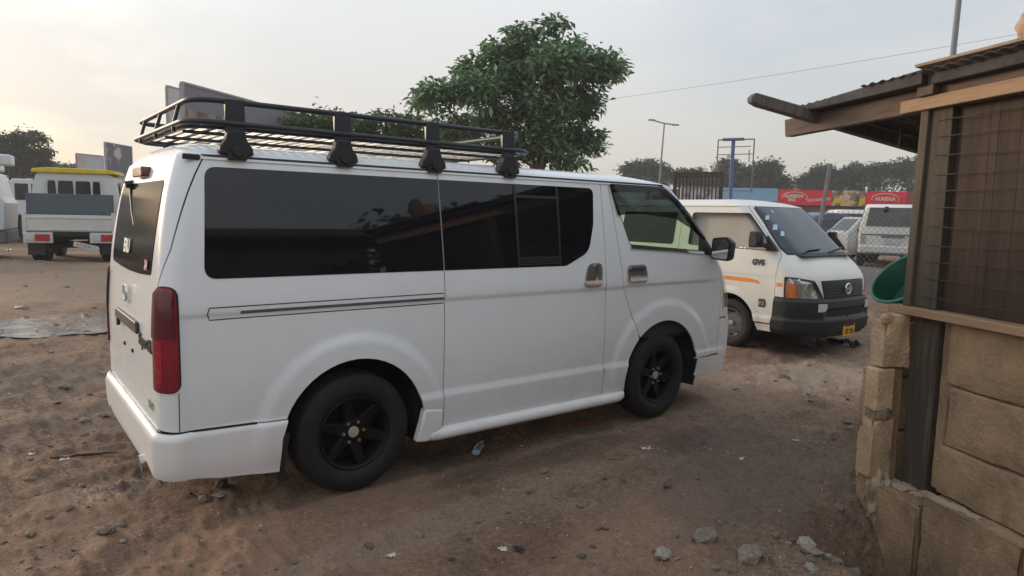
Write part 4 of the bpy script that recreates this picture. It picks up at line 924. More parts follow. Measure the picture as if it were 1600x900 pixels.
patch(1180, 720, 1.2, .9, .2, (.21, .155, .122), .5)          # greyer churned earth
patch(560, 850, 1.4, .55, .9, (.34, .205, .135), .55)          # redder foreground
patch(100, 830, .9, .5, .6, (.36, .225, .15), .55)
patch(1000, 880, 1.3, .45, .5, (.37, .235, .155), .6)
patch(330, 880, 1.1, .40, .9, (.40, .235, .155), .65)
patch(700, 815, 1.5, .22, .05, (.36, .255, .19), .55)           # a paler trodden track along the van
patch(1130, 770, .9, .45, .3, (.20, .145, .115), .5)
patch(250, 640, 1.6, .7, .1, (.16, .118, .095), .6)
DAMP = []
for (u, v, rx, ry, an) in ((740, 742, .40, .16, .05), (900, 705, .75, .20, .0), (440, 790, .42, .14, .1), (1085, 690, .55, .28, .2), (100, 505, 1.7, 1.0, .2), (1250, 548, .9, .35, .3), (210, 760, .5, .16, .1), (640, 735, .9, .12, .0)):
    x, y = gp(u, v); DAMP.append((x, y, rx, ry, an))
gme.materials.append(ground_material())

# shallow puddle with grey silt at its edge, between the van and the truck
px_, py_ = gp(100, 505)
pud = MB(); P = [(px_ + 1.35 * math.cos(t) * (1 + .22 * math.sin(3 * t + 1) + .12 * math.sin(5 * t) + .07 * math.sin(11 * t + 2) + .05 * math.sin(19 * t)), py_ + 1.25 * math.sin(t) * (1 + .2 * math.cos(2 * t) + .1 * math.sin(7 * t) + .08 * math.sin(13 * t))) for t in np.linspace(0, 2 * math.pi, 140)[:-1]]
gq = np.random.default_rng(2).uniform(-1, 1, (900, 2)); gq = gq[np.hypot(gq[:, 0], gq[:, 1]) < 1]
zz = float(np.percentile(gheight(px_ + 1.35 * gq[:, 0], py_ + 1.25 * gq[:, 1]), 46))      # water fills the lower hollows only 
pud.add([(p[0], p[1], zz) for p in P] + [(px_, py_, zz)], [(i, (i + 1) % len(P), len(P)) for i in range(len(P))])
pd = pud.build('puddle', mat('silty_water', (.17, .15, .13), .16, var=.3, scale=5, bump=.006, bscale=14, spec=.5, rvar=.13, col2=(.34, .31, .27), mixpos=(.42, .6))); tag(pd, 'shallow grey silty puddle on the dirt behind the white van', kind='structure')

# stones: one mesh per shape, one object per stone
def stone_mesh(seed, flat=.55):
    bm = bmesh.new(); bmesh.ops.create_icosphere(bm, subdivisions=1, radius=1.0); r = random.Random(seed)
    for v in bm.verts:
        k = 1 + r.uniform(-.28, .22); v.co = Vector((v.co.x * k * 1.15, v.co.y * k * .85, v.co.z * k * flat))
    me = bpy.data.meshes.new('stone'); bm.to_mesh(me); bm.free(); return me
STONE_M = [mat('stone_grey_brown', (.36, .285, .22), .9, var=.3, scale=3, bump=.05, bscale=6, per_object=.35), mat('stone_pale', (.58, .50, .41), .9, var=.25, scale=3, bump=.05, bscale=6, per_object=.2), mat('stone_dark', (.19, .145, .115), .9, var=.3, scale=3, per_object=.3)]
SH = []
for mi in range(3):
    for k in range(4):
        me = stone_mesh(mi * 10 + k, .45 + .08 * k); me.materials.append(STONE_M[mi]); SH.append(me)
def put_stone(x, y, s, k, name='stone', sink=.35):
    o = bpy.data.objects.new(name, SH[k]); link(o); z = float(gheight(x, y)); o.location = (x, y, z + s * .5 * (1 - 2 * sink)); o.scale = (s, s, s); o.rotation_euler = (random.uniform(-.25, .25), random.uniform(-.25, .25), random.uniform(0, 6.28)); return o
STONE_LABELS = ['small grey-brown stone lying loose on the dirt', 'small pale stone lying loose on the dirt', 'small dark clod lying loose on the dirt']
cnt = 0
while cnt < 230:
    u, v = random.uniform(0, 1345), 420 + 480 * random.random() ** .8
    if u > 240 and v < 660 and u < 1120: continue
    if u > 1120 and v < 560: continue
    x, y = gp(u, v)
    if -3.7 < x < 1.0 and -1.0 < y < 1.0: continue
    d = math.hypot(x - CAM_LOC[0], y - CAM_LOC[1])
    k = random.choices([0, 1, 2], [7, 3, 3])[0]; px = random.choice([3, 4, 4, 5, 6, 7, 8, 9, 11, 14, 17]); s = px * d / FPX * .5
    if s > .10 or (k == 1 and px > 10): continue
    o = put_stone(x, y, s, k * 4 + random.randrange(4)); tag(o, STONE_LABELS[k], 'stone', ['grey-brown stones on the dirt yard', 'pale stones on the dirt yard', 'dark clods on the dirt yard'][k]); cnt += 1
# the bigger ones one can point to
for (u, v, s, k, lab) in ((1100, 848, .075, 0, 'big half-buried brown rock in the open dirt by the shed wall'), (1036, 876, .050, 1, 'flat pale tan stone beside the half-buried brown rock'), (655, 838, .028, 1, 'flat pale stone in front of the rear wheel'), (571, 826, .022, 1, 'yellowish broken stone in front of the rear wheel'),
                          (845, 795, .018, 1, 'white chip of stone on the bare dirt beside the van'), (1170, 880, .07, 0, 'low brown rock at the foot of the shed wall'), (345, 765, .05, 2, 'dark clump of dirt below the rear bumper'), (320, 785, .04, 1, 'pale flat chip of concrete below the rear bumper'), (735, 842, .022, 2, 'dark burnt clod beside the flat pale stone'), (165, 838, .05, 0, 'grey slab-like stone on the dirt behind the bumper'), (192, 848, .022, 1, 'small cream stone next to the grey slab-like stone')):
    x, y = gp(u, v); o = put_stone(x, y, s, k * 4 + (int(u) % 4), name='rock' if s > .045 else 'stone', sink=.25); tag(o, lab, 'rock' if s > .045 else 'stone')
# gravel too fine to count
gv, gf = [], []
n = 15000; uu = RNG.uniform(-60, 1400, n); vv_ = 415 + 500 * RNG.random(n) ** .85
for u, v in zip(uu, vv_):
    r = ray(u, v)
    if r[2] > -.02: continue
    t = -CAM_LOC[2] / r[2]; x, y = CAM_LOC[0] + r[0] * t, CAM_LOC[1] + r[1] * t
    gv.append((x, y, t))
G = np.array(gv); hz = gheight(G[:, 0], G[:, 1]); mv, mf = [], []
base = np.array([(1, 0, 0), (-.5, .8, 0), (-.5, -.8, 0), (0, 0, .8)])
for i in range(len(G)):
    s = (.7 + 3.0 * RNG.random() ** 4) * G[i, 2] / FPX * .75; a = RNG.random() * 6.28; ca, sa = math.cos(a), math.sin(a); k = len(mv)
    for b_ in base * (1 + RNG.uniform(-.3, .3, (4, 1))): mv.append((G[i, 0] + s * (b_[0] * ca - b_[1] * sa), G[i, 1] + s * (b_[0] * sa + b_[1] * ca), hz[i] - .15 * s + s * b_[2]))
    mf += [(k, k + 1, k + 3), (k + 1, k + 2, k + 3), (k + 2, k, k + 3)]
gme2 = bpy.data.meshes.new('gravel'); gme2.from_pydata(mv, [], mf)
def gravel_mat():
    m = mat('mixed_gravel', (.10, .075, .06), .95, var=.2); N, L = m.node_tree.nodes, m.node_tree.links; b = N['Principled BSDF']
    g = N.new('ShaderNodeNewGeometry'); r = N.new('ShaderNodeValToRGB'); e = r.color_ramp.elements; e[0].color = (.10, .072, .056, 1); e[1].color = (.60, .52, .43, 1); e[1].position = 1.0
    x = e.new(.7); x.color = (.30, .215, .155, 1); L.new(g.outputs['Random Per Island'], r.inputs['Fac']); L.new(r.outputs[0], b.inputs['Base Color']); return m
gme2.materials.append(gravel_mat()); go = bpy.data.objects.new('gravel', gme2); link(go); tag(go, 'fine gravel and grit strewn over the dirt yard', 'gravel', kind='stuff')

# litter
def crumple(name, mt, s, seed, flat=.4):
    r = random.Random(seed); bm = bmesh.new(); bmesh.ops.create_grid(bm, x_segments=5, y_segments=4, size=1.0)
    for v in bm.verts: v.co = Vector((v.co.x * s * (1 + r.uniform(-.3, .3)), v.co.y * s * .7 * (1 + r.uniform(-.4, .4)), s * flat * r.uniform(-.1, 1)))
    me = bpy.data.meshes.new(name); bm.to_mesh(me); bm.free(); me.materials.append(mt); o = bpy.data.objects.new(name, me); link(o); sm = o.modifiers.new('thickness', 'SOLIDIFY'); sm.thickness = .002; return o
LIT_W = mat('dirty_white_plastic', (.55, .53, .50), .5, var=.3, scale=20); LIT_D = mat('dark_rag', (.035, .03, .028), .95, var=.4, scale=20); LIT_R = mat('faded_red_wrapper', (.45, .08, .07), .5, var=.3, scale=30)
LITTER = [(105, 719, .035, LIT_W, 'litter_scrap'), (50, 710, .02, LIT_W, 'litter_scrap'), (1245, 693, .02, LIT_W, 'litter_scrap'), (1158, 722, .02, LIT_W, 'litter_scrap'), (785, 862, .02, LIT_W, 'litter_scrap'), (612, 868, .018, LIT_W, 'litter_scrap'), (810, 868, .025, LIT_D, 'rag'), (1010, 705, .035, LIT_W, 'litter_scrap'), (30, 480, .06, LIT_W, 'litter_scrap'), (340, 783, .03, LIT_W, 'litter_scrap'), (60, 410, .08, LIT_W, 'litter_scrap'), (12, 392, .1, LIT_W, 'litter_scrap')]
for i, (u, v, s, m_, nm) in enumerate(LITTER):
    x, y = gp(u, v); o = crumple(nm, m_, s, i); o.location = (x, y, float(gheight(x, y)) + .004); o.rotation_euler = (0, 0, i * 1.3)
    tag(o, 'crumpled scrap of white plastic litter on the dirt' if m_ is LIT_W else 'small dark rag trodden into the dirt', 'litter', 'white litter scraps on the dirt' if m_ is LIT_W else None)
x, y = gp(912, 664); o = crumple('wrapper', LIT_R, .035, 50, .9); o.location = (x, y, float(gheight(x, y)) + .004); tag(o, 'faded red wrapper standing under the van sill near the front wheel', 'litter')
# heap of rags and plastic under the second van's nose
for i, (u, v, s, m_) in enumerate(((1285, 535, .10, LIT_W), (1310, 538, .12, LIT_D), (1260, 540, .09, mat('grey_plastic_sheet', (.25, .25, .26), .5, var=.3, scale=12)), (1335, 541, .10, LIT_D))):
    x, y = gp(u, v); o = crumple('rubbish', m_, s, 60 + i, .8); o.location = (x, y, float(gheight(x, y)) + .004); o.rotation_euler = (0, 0, i)
    tag(o, 'crumpled rag and plastic rubbish under the nose of the second van', 'rubbish', 'rubbish under the second van')
# stick
x, y = gp(132, 716); r_ = MB(); pts = []
for t in np.linspace(-1, 1, 9):
    xx, yy = x + .17 * t, y - .10 * t + .03 * math.sin(3 * t); pts.append((xx, yy, float(gheight(xx, yy)) + .008))
tag(r_.tube(pts, [.006, .008, .009, .008, .009, .008, .007, .006, .003], 6).build('stick', mat('dark_twig', (.05, .035, .025), .9), smooth=60), 'thin dark bent stick lying on the dirt behind the bumper', 'stick')
# crushed bottle lying under the sill
x, y = gp(748, 703); z = float(gheight(x, y))
bt = thing('plastic_bottle', 'crushed clear plastic bottle lying under the white van sill', 'bottle', (x, y, z + .025), .75)
BOT = mat('bottle_plastic', (.35, .40, .50), .15, var=.3, scale=25, spec=.8)
bm_ = MB().lathe([(0, -.10), (.026, -.10), (.030, -.092), (.026, -.06), (.031, -.03), (.025, .0), (.030, .03), (.024, .06), (.012, .085), (.011, .10)], 16, 'x'); 
bo = bm_.build('body', BOT, bt, smooth=50); bo.scale = (1, 1, .7)
MB().lathe([(0, .112), (.013, .112), (.013, .096), (0, .096)], 12, 'x').build('cap', mat('bottle_cap_white', (.6, .6, .62), .4), bt, smooth=40)

# ------------------------------------------------------------------ timber kiosk on a block base, right beside the camera
# local frame: +x runs away from the camera along the wall, +y points out of the wall towards the yard
SHED = (-.21, -2.73, 0.0)
shed = thing('timber_kiosk', 'shabby timber kiosk with rusty sheet roof on a crumbling block base', 'kiosk', SHED, math.radians(63.4))
BLOCK = mat('sandcrete_block_lit', (.45, .305, .18), .95, var=.2, scale=6, bump=.009, bscale=48, detail=9, col2=(.62, .45, .29), mixpos=(.35, .68), per_object=.10)  # the pier's warm lit tone is put into this block colour
BLOCK_D = mat('sandcrete_block_dark', (.25, .17, .10), .95, var=.2, scale=4, bump=.009, bscale=48, detail=9, col2=(.43, .285, .165), mixpos=(.38, .70), per_object=.10)  # the same block in a darker base colour
MORTAR = mat('crumbly_mortar', (.13, .092, .06), .98, var=.3, scale=9, bump=.016, bscale=22, col2=(.30, .22, .145), mixpos=(.4, .72))
WOOD_L = mat('pale_sawn_plank', (.36, .235, .14), .8, scale=3, var=.2, stretch=(1.2, 14, 14), bump=.002, bscale=5, col2=(.28, .17, .10), mixpos=(.4, .7))
WOOD_M = mat('weathered_plank', (.14, .098, .076), .85, scale=3, stretch=(1.2, 12, 12), bump=.003, bscale=5, col2=(.10, .07, .055), mixpos=(.4, .7))
WOOD_G = mat('grey_weathered_timber', (.155, .135, .115), .85, scale=3, stretch=(10, 10, 1.0), bump=.003, bscale=5, col2=(.085, .07, .058), mixpos=(.4, .7))
WOOD_DK = mat('dark_brown_boards', (.034, .019, .013), .8, scale=3, stretch=(9, 9, .8), bump=.002, bscale=5, col2=(.058, .034, .022), mixpos=(.4, .7), per_object=.12)
POST_D = mat('charred_post', (.060, .046, .034), .9, scale=3, stretch=(12, 12, .9), bump=.004, bscale=5, col2=(.125, .096, .070), mixpos=(.5, .75))
RUST = mat('old_roofing_sheet', (.040, .036, .038), .7, scale=5, var=.3, col2=(.16, .095, .065), mixpos=(.5, .72), bump=.002)
POST_B = mat('brown_weathered_post', (.085, .064, .046), .85, scale=3, stretch=(10, 10, 1.0), bump=.003, bscale=5, col2=(.13, .10, .075), mixpos=(.4, .7))
def stain(m, dark, sc=2.3, lo=.5, hi=.66, am=.55, st=(1, 1, .45)):
    N, L = m.node_tree.nodes, m.node_tree.links; b = N['Principled BSDF']; src = b.inputs['Base Color'].links[0].from_socket; tc = N.new('ShaderNodeTexCoord'); mp = N.new('ShaderNodeMapping'); mp.inputs['Scale'].default_value = st; L.new(tc.outputs['Object'], mp.inputs[0])
    n = N.new('ShaderNodeTexNoise'); n.inputs['Scale'].default_value = sc; n.inputs['Detail'].default_value = 9; n.inputs['Roughness'].default_value = .7; L.new(mp.outputs[0], n.inputs['Vector'])
    r = N.new('ShaderNodeMapRange'); r.inputs['From Min'].default_value = lo; r.inputs['From Max'].default_value = hi; r.inputs['To Max'].default_value = am; L.new(n.outputs['Fac'], r.inputs['Value'])
    x = N.new('ShaderNodeMix'); x.data_type = 'RGBA'; x.inputs['B'].default_value = (*dark, 1); L.new(r.outputs[0], x.inputs['Factor']); L.new(src, x.inputs['A']); L.new(x.outputs['Result'], b.inputs['Base Color'])
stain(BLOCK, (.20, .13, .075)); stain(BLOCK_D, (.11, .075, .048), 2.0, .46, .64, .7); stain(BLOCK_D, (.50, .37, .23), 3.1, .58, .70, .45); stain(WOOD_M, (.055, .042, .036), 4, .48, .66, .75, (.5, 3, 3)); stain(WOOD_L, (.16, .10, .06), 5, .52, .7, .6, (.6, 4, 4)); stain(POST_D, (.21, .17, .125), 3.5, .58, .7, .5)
def rough_box(name, x0, x1, y0, y1, z0, z1, mt, parent, amp=.006, cells=.045, seed=0, chip=0.0, bev=.004):
    """squarish block: nearly flat faces, tight worn edges, here and there a chipped corner"""
    lo, hi = np.array([x0, y0, z0]), np.array([x1, y1, z1])
    def ticks(a, b):
        n = max(1, min(16, int(round((b - a - .014) / cells)))); return np.concatenate([[a], np.linspace(a + .007, b - .007, n + 1), [b]])
    T = [ticks(lo[i], hi[i]) for i in range(3)]; me_ = MB()
    for ax in range(3):
        u, w = [k for k in range(3) if k != ax]
        for lv in (lo[ax], hi[ax]):
            vs_ = []
            for a in T[u]:
                for b in T[w]:
                    q = [0, 0, 0]; q[ax], q[u], q[w] = lv, a, b; vs_.append(tuple(q))
            nw = len(T[w]); me_.add(vs_, [(i * nw + j, (i + 1) * nw + j, (i + 1) * nw + j + 1, i * nw + j + 1) for i in range(len(T[u]) - 1) for j in range(nw - 1)])
    m0 = me_.mesh('tmp'); bm = bmesh.new(); bm.from_mesh(m0); bpy.data.meshes.remove(m0); bmesh.ops.remove_doubles(bm, verts=bm.verts, dist=1e-5)
    P = np.array([tuple(v.co) for v in bm.verts]); c = (lo + hi) / 2
    dl = np.minimum(P - lo, hi - P)                                # distance to the faces along each axis
    on = dl < 1e-4; sg = np.sign(P - c)
    n1 = fbm(P[:, 0] + P[:, 1] * 1.7 + seed * 3.1, P[:, 2] + P[:, 1] * .9 + seed, 8, 4, seed) * 2
    n2 = fbm(P[:, 0] * 1.3 - P[:, 2] + seed * 1.7, P[:, 1] + P[:, 2] * .8, 5, 3, seed + 9) * 2
    sd = np.sort(dl, axis=1); edge = np.exp(-sd[:, 1] / .022)     # near an edge
    off = np.where(on, sg, 0) * (amp * n1)[:, None]
    cnt = on.sum(1); off -= np.where((cnt >= 2)[:, None] & on, sg * bev, 0)
    off -= sg * (chip * np.maximum(n2 - .25, 0) * edge)[:, None] * np.where(dl < .05, 1, 0)
    for v, d in zip(bm.verts, off): v.co = v.co + Vector(d)
    bmesh.ops.recalc_face_normals(bm, faces=bm.faces); me = bpy.data.meshes.new(name); bm.to_mesh(me); bm.free(); me.materials.append(mt); shade(me, 32); o = bpy.data.objects.new(name, me); link(o, parent); return o
# base wall courses; the face lies at y = 0, wall towards the camera is negative x
base = bpy.data.objects.new('base_wall', None); link(base, shed)
XE = -1.35
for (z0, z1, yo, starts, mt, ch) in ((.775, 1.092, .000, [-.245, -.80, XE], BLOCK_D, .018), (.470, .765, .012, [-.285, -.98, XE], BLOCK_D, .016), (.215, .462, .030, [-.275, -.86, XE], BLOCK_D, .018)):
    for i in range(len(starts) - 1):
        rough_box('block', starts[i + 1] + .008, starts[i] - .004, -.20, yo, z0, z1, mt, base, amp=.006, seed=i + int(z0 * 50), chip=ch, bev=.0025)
rough_box('mortar_bed', XE, -.26, -.19, -.016, .70, 1.0, MORTAR, base, amp=.003, cells=.06)
rough_box('mortar_bed', XE, -.26, -.19, -.006, .22, .72, MORTAR, base, amp=.006, cells=.1)
# strip beside the post, dark post, strip, projecting pier
rough_box('reveal_strip', -.262, -.178, -.16, -.030, .20, 1.085, BLOCK_D, base, amp=.008, seed=4)
rough_box('corner_post', -.172, .004, -.15, -.004, .13, 1.088, POST_D, shed, amp=.005, seed=6, cells=.06)
pier = bpy.data.objects.new('pier', None); link(pier, shed)
rough_box('block', .000, .10, .002, .165, .800, 1.094, BLOCK, pier, amp=.014, seed=11, chip=.10, cells=.022)
rough_box('block', .006, .10, .075, .185, .560, .792, BLOCK, pier, amp=.005, seed=12, chip=.07, cells=.025)
rough_box('block', .000, .11, .060, .200, .185, .528, BLOCK, pier, amp=.005, seed=13, chip=.07, cells=.025)
rough_box('mortar_lump', -.004, .09, .072, .186, .515, .575, MORTAR, pier, amp=.022, seed=14, chip=.06, cells=.015)
rough_box('reveal_strip', .030, .11, .002, .070, .16, .800, BLOCK_D, pier, amp=.006, seed=15)
rough_box('block', .030, .13, .010, .165, -.12, .180, BLOCK_D, pier, amp=.016, seed=16, chip=.10, cells=.022)
# footing: projecting, rounded, crumbling
foot = bpy.data.objects.new('footing', None); link(foot, shed)
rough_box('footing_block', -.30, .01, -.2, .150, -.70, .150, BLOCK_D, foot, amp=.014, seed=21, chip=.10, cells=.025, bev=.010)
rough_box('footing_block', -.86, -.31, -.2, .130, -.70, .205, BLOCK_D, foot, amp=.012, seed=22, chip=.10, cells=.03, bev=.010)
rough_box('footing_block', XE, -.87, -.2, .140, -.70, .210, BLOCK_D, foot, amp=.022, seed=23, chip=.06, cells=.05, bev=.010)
CEMENT = mat('pale_cement_spill', (.42, .33, .235), .95, var=.3, scale=8, bump=.014, bscale=30, col2=(.24, .17, .11), mixpos=(.42, .62))
def heap(name, cx, cy, cz, rx, ry, rz, mt, parent, seed, amp=.35):
    bm = bmesh.new(); bmesh.ops.create_icosphere(bm, subdivisions=4, radius=1.0)
    for v in bm.verts:
        p = np.array(v.co); k = 1 + amp * .9 * fbm(np.array(p[0] * 5 + seed), np.array(p[1] * 5 + p[2] * 6), 2.0, 3, seed + 3) + amp * 2 * fbm(np.array(p[0] * 1.3 + seed), np.array(p[1] * 1.3 + p[2] * 1.7), 1.8, 4, seed); v.co = Vector((cx + p[0] * rx * k, cy + p[1] * ry * k, cz + p[2] * rz * k))
    me = bpy.data.meshes.new(name); bm.to_mesh(me); bm.free(); me.materials.append(mt); shade(me, 60); o = bpy.data.objects.new(name, me); link(o, parent); return o
heap('cement_spill', .01, .12, .06, .05, .07, .16, CEMENT, foot, 3, .5)
heap('cement_spill', -.10, .03, .148, .13, .05, .022, CEMENT, foot, 4, .8)
heap('cement_spill', -.40, .07, .200, .16, .045, .010, CEMENT, foot, 5, .8)
# sill plank, posts, boards, mesh
MB().box(XE, .135, -.10, .045, 1.092, 1.136).build('sill_plank', WOOD_L, shed, bevel=.005)
MB().hexa([(.02, -.09, 1.136), (.075, -.09, 1.136), (.075, .01, 1.136), (.02, .01, 1.136)], [(.0, -.09, 2.19), (.055, -.09, 2.19), (.055, .01, 2.19), (.0, .01, 2.19)]).build('door_post', POST_B, shed, bevel=.006)
MB().box(-.135, .018, -.07, -.010, 1.138, 2.19).build('wide_upright', mat('dark_grey_board', (.055, .043, .032), .85, scale=3, stretch=(9, 9, .8), bump=.003, bscale=5, col2=(.085, .068, .05), mixpos=(.4, .7)), shed, bevel=.004)
for i in range(5):
    x1 = -.138 - i * .240; MB().box(x1 - .2396, x1, -.075, -.045 - .0015 * (i % 3), 1.138, 2.19).build('board', WOOD_DK, shed)
wire_m = mat('rusty_mesh_wire', (.060, .042, .031), .7, metal=.3, var=.3, scale=12)
for k in range(11):
    z = 1.20 + k * .092
    MB().tube([(x, -.006 + .004 * math.sin(x * 9 + k), z + .006 * math.sin(x * 5.0 + k * 1.7) + .003 * math.sin(x * 23 + k)) for x in np.linspace(-1.34, -.05, 24)], .0026, 5).build('mesh_wire', wire_m, shed)
for k in range(7):
    x = -.20 - k * .165
    MB().tube([(x + .003 * math.sin(z * 9 + k), -.010, z) for z in np.linspace(1.15, 2.17, 12)], .0016, 4).build('mesh_wire', wire_m, shed)
# eaves: beam, fascia plank, rafters and sheets; the roof falls away from the yard
def roof_z(y): return 2.312 + .20 * y
MB().hexa([(1.32, -.065, 2.178), (XE, -.065, 2.178), (XE, .0, 2.178), (1.32, .0, 2.178)], [(1.34, -.065, 2.300), (XE, -.065, 2.295), (XE, .0, 2.295), (1.34, .0, 2.300)]).build('eaves_beam', WOOD_M, shed, bevel=.006)
MB().box(XE, .185, .003, .030, 2.180, 2.246).build('fascia_plank', WOOD_L, shed, bevel=.004)
MB().box(-.06, .05, .002, .05, 2.248, 2.385).build('roof_block', WOOD_M, shed, bevel=.005)
def beam_y(name, x0, x1, ya, yb, h, mt, roundend=0.0, dz=0.0):
    a, b = roof_z(ya) - .012 + dz, roof_z(yb) - .012 + dz
    ps = [(ya, a - h), (yb - roundend, b - h - .2 * -roundend * 0), (yb, b - h * .72), (yb + .004, b - h * .35), (yb - roundend * .5, b), (ya, a)]
    return MB().prism(ps, 'x', x0, x1).build(name, mt, shed, bevel=.008)
beam_y('purlin', .93, 1.0, -2.0, .49, .082, WOOD_G, .05)
for x in (.15, -.55, -1.25): beam_y('purlin', x, x + .07, -2.0, -.07, .075, WOOD_M)
MB().tube([(.62, -.35, 2.17), (.62, -.352, 2.10), (.618, -.35, 2.07)], .008, 6).tube([(.618, -.35, 2.075), (.615, -.36, 2.045)], .005, 5).tube([(.618, -.35, 2.075), (.620, -.34, 2.05)], .005, 5).build('hanging_rag', WOOD_M, shed)
def sheet(name, x0, x1, ya, yb, dz, seed, thick=.004, parent=shed):
    def fn(u, v):
        x = x0 + (x1 - x0) * u; y = ya + (yb - ya) * v
        z = roof_z(y) + dz + .005 * math.sin(x * 2 * math.pi / .076) + .018 * float(fbm(np.array(x * 1.0), np.array(y + seed), 1.6, 2, seed))
        if v > .99: y += .03 * float(fbm(np.array(x * 4.0), np.array(seed * 1.0), 1.5, 2, seed)); 
        return (x, y, z)
    o = MB().grid(fn, max(8, int(abs(x1 - x0) / .0095)), 8).build(name, RUST, parent, smooth=60); m = o.modifiers.new('thickness', 'SOLIDIFY'); m.thickness = thick; return o
sheet('roof_sheet', 1.22, .30, -2.1, .085, .022, 1); sheet('roof_sheet', .42, -.62, -2.1, .10, .036, 2); sheet('roof_sheet', -.50, XE - .1, -2.1, .09, .050, 3)
# doubled dark edge under the sheets and a paler sheet on top
MB().hexa([(1.10, -.03, 2.302), (-.02, -.03, 2.302), (-.02, .085, 2.302), (1.10, .085, 2.302)], [(1.14, -.03, 2.340), (-.02, -.03, 2.378), (-.02, .088, 2.378), (1.14, .088, 2.340)]).build('edge_batten', mat('tarred_batten', (.05, .046, .046), .8, var=.4, scale=10, bump=.004), shed, bevel=.005)
MB().hexa([(-.07, -.03, 2.297), (XE, -.03, 2.297), (XE, .06, 2.297), (-.07, .06, 2.297)], [(-.07, -.03, 2.378), (XE, -.03, 2.36), (XE, .06, 2.36), (-.07, .06, 2.378)]).build('edge_batten', MATS['tarred_batten'], shed, bevel=.005)
MB().hexa([(.0, -.9, 2.378 - .16), (XE, -.9, 2.372 - .16), (XE, .115, 2.372), (.0, .115, 2.388)], [(.0, -.9, 2.392 - .16), (XE, -.9, 2.384 - .16), (XE, .12, 2.384), (.0, .12, 2.400)]).build('top_sheet', mat('faded_tan_sheet', (.40, .31, .24), .85, var=.3, scale=8), shed)
# the shed's hidden sides, so that it stands as a box
MB().box(.02, .07, -2.0, -.09, 1.10, 1.95).box(XE, .02, -2.0, -1.95, 0, 1.9).build('back_wall', WOOD_DK, shed)
rough_box('base_return', -.02, .20, -2.0, -.21, -.2, 1.09, BLOCK_D, shed, amp=.01, cells=.12)
# a return of broken blocks behind the pier with a tan board on it, and the green basin
brk = thing('broken_block_stack', 'stack of broken tan blocks behind the kiosk corner, under the green basin', 'block stack', SHED, math.radians(63.4))
rough_box('block', .275, .50, -.52, -.15, .70, 1.05, BLOCK, brk, amp=.010, seed=35, chip=.03, cells=.06)
rough_box('block', .285, .52, -.52, -.13, .34, .69, BLOCK, brk, amp=.010, seed=36, chip=.03, cells=.06)
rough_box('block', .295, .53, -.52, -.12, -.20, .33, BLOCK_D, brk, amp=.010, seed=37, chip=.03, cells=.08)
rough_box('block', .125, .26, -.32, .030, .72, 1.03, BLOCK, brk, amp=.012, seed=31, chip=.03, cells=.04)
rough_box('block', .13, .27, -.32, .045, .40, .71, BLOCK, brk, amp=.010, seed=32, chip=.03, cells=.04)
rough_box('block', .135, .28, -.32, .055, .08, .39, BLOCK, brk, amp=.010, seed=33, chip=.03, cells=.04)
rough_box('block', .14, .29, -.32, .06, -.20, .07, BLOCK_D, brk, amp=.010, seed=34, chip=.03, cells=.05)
MB().hexa([(.14, -.28, 1.03), (.25, -.28, 1.03), (.25, .02, 1.03), (.14, .02, 1.03)], [(.16, -.26, 1.085), (.23, -.26, 1.085), (.23, -.05, 1.11), (.16, -.05, 1.11)]).build('board_piece', WOOD_L, brk, bevel=.006)
bx_ = thing('plastic_basin', 'green plastic basin tilted on its side against the kiosk post', 'basin', tuple(np.array([SHED[0] + .448 * .34 - .894 * -.225, SHED[1] + .894 * .34 + .448 * -.225, 1.262])))
bx_.rotation_euler = Euler((math.radians(0), math.radians(0), 0))
GREEN = mat('green_plastic', (.012, .085, .050), .38, var=.15, scale=4); GREEN_L = mat('pale_green_rim', (.06, .20, .14), .4, var=.15)
bas = MB().lathe([(.0, -.14), (.13, -.14), (.142, -.13), (.194, .0), (.200, .004), (.196, .008), (.188, .0), (.136, -.122), (.0, -.128)], 40, 'z')
rim = MB().tube([(.200 * math.cos(t), .200 * math.sin(t), .004) for t in np.linspace(0, 2 * math.pi, 48)[:-1]], .010, 8, closed=True)
b1 = bas.build('bowl', GREEN, bx_, smooth=40); b2 = rim.build('rim', GREEN_L, bx_, smooth=60)
# opening faces the camera's left and a little up
ax = (Vector((-.79, .61, 0)) * .60 + Vector((0, 0, 1)) * .66 + Vector((-.92, -.38, 0)) * .16).normalized()
bx_.rotation_euler = ax.to_track_quat('Z', 'Y').to_euler()
# tan bundle on the roof
sk3 = thing('sack_bundle', 'tan and grey cloth bundle heaped on the kiosk roof', 'bundle', SHED, math.radians(63.4))
heap('tan_cloth', -.62, .02, 2.46, .11, .09, .10, mat('tan_hessian', (.42, .29, .20), .95, var=.2, scale=12, bump=.008, bscale=40), sk3, 41, .15)
heap('grey_cloth', -.76, .04, 2.50, .09, .09, .16, mat('greyish_cloth', (.24, .20, .185), .95, var=.2, scale=12, bump=.008, bscale=40), sk3, 42, .12)

# rubble washed out at the foot of the wall
for i in range(26):
    u, v = random.uniform(1150, 1375), random.uniform(838, 898)
    if u < 1230 and v < 860: continue
    x, y = gp(u, v); o = put_stone(x, y, random.uniform(.018, .052), random.choice([0, 0, 4, 8]) + random.randrange(4), name='rubble_stone', sink=.3)
    tag(o, 'broken chunk of rubble at the foot of the kiosk wall', 'rubble', 'rubble at the foot of the kiosk wall')

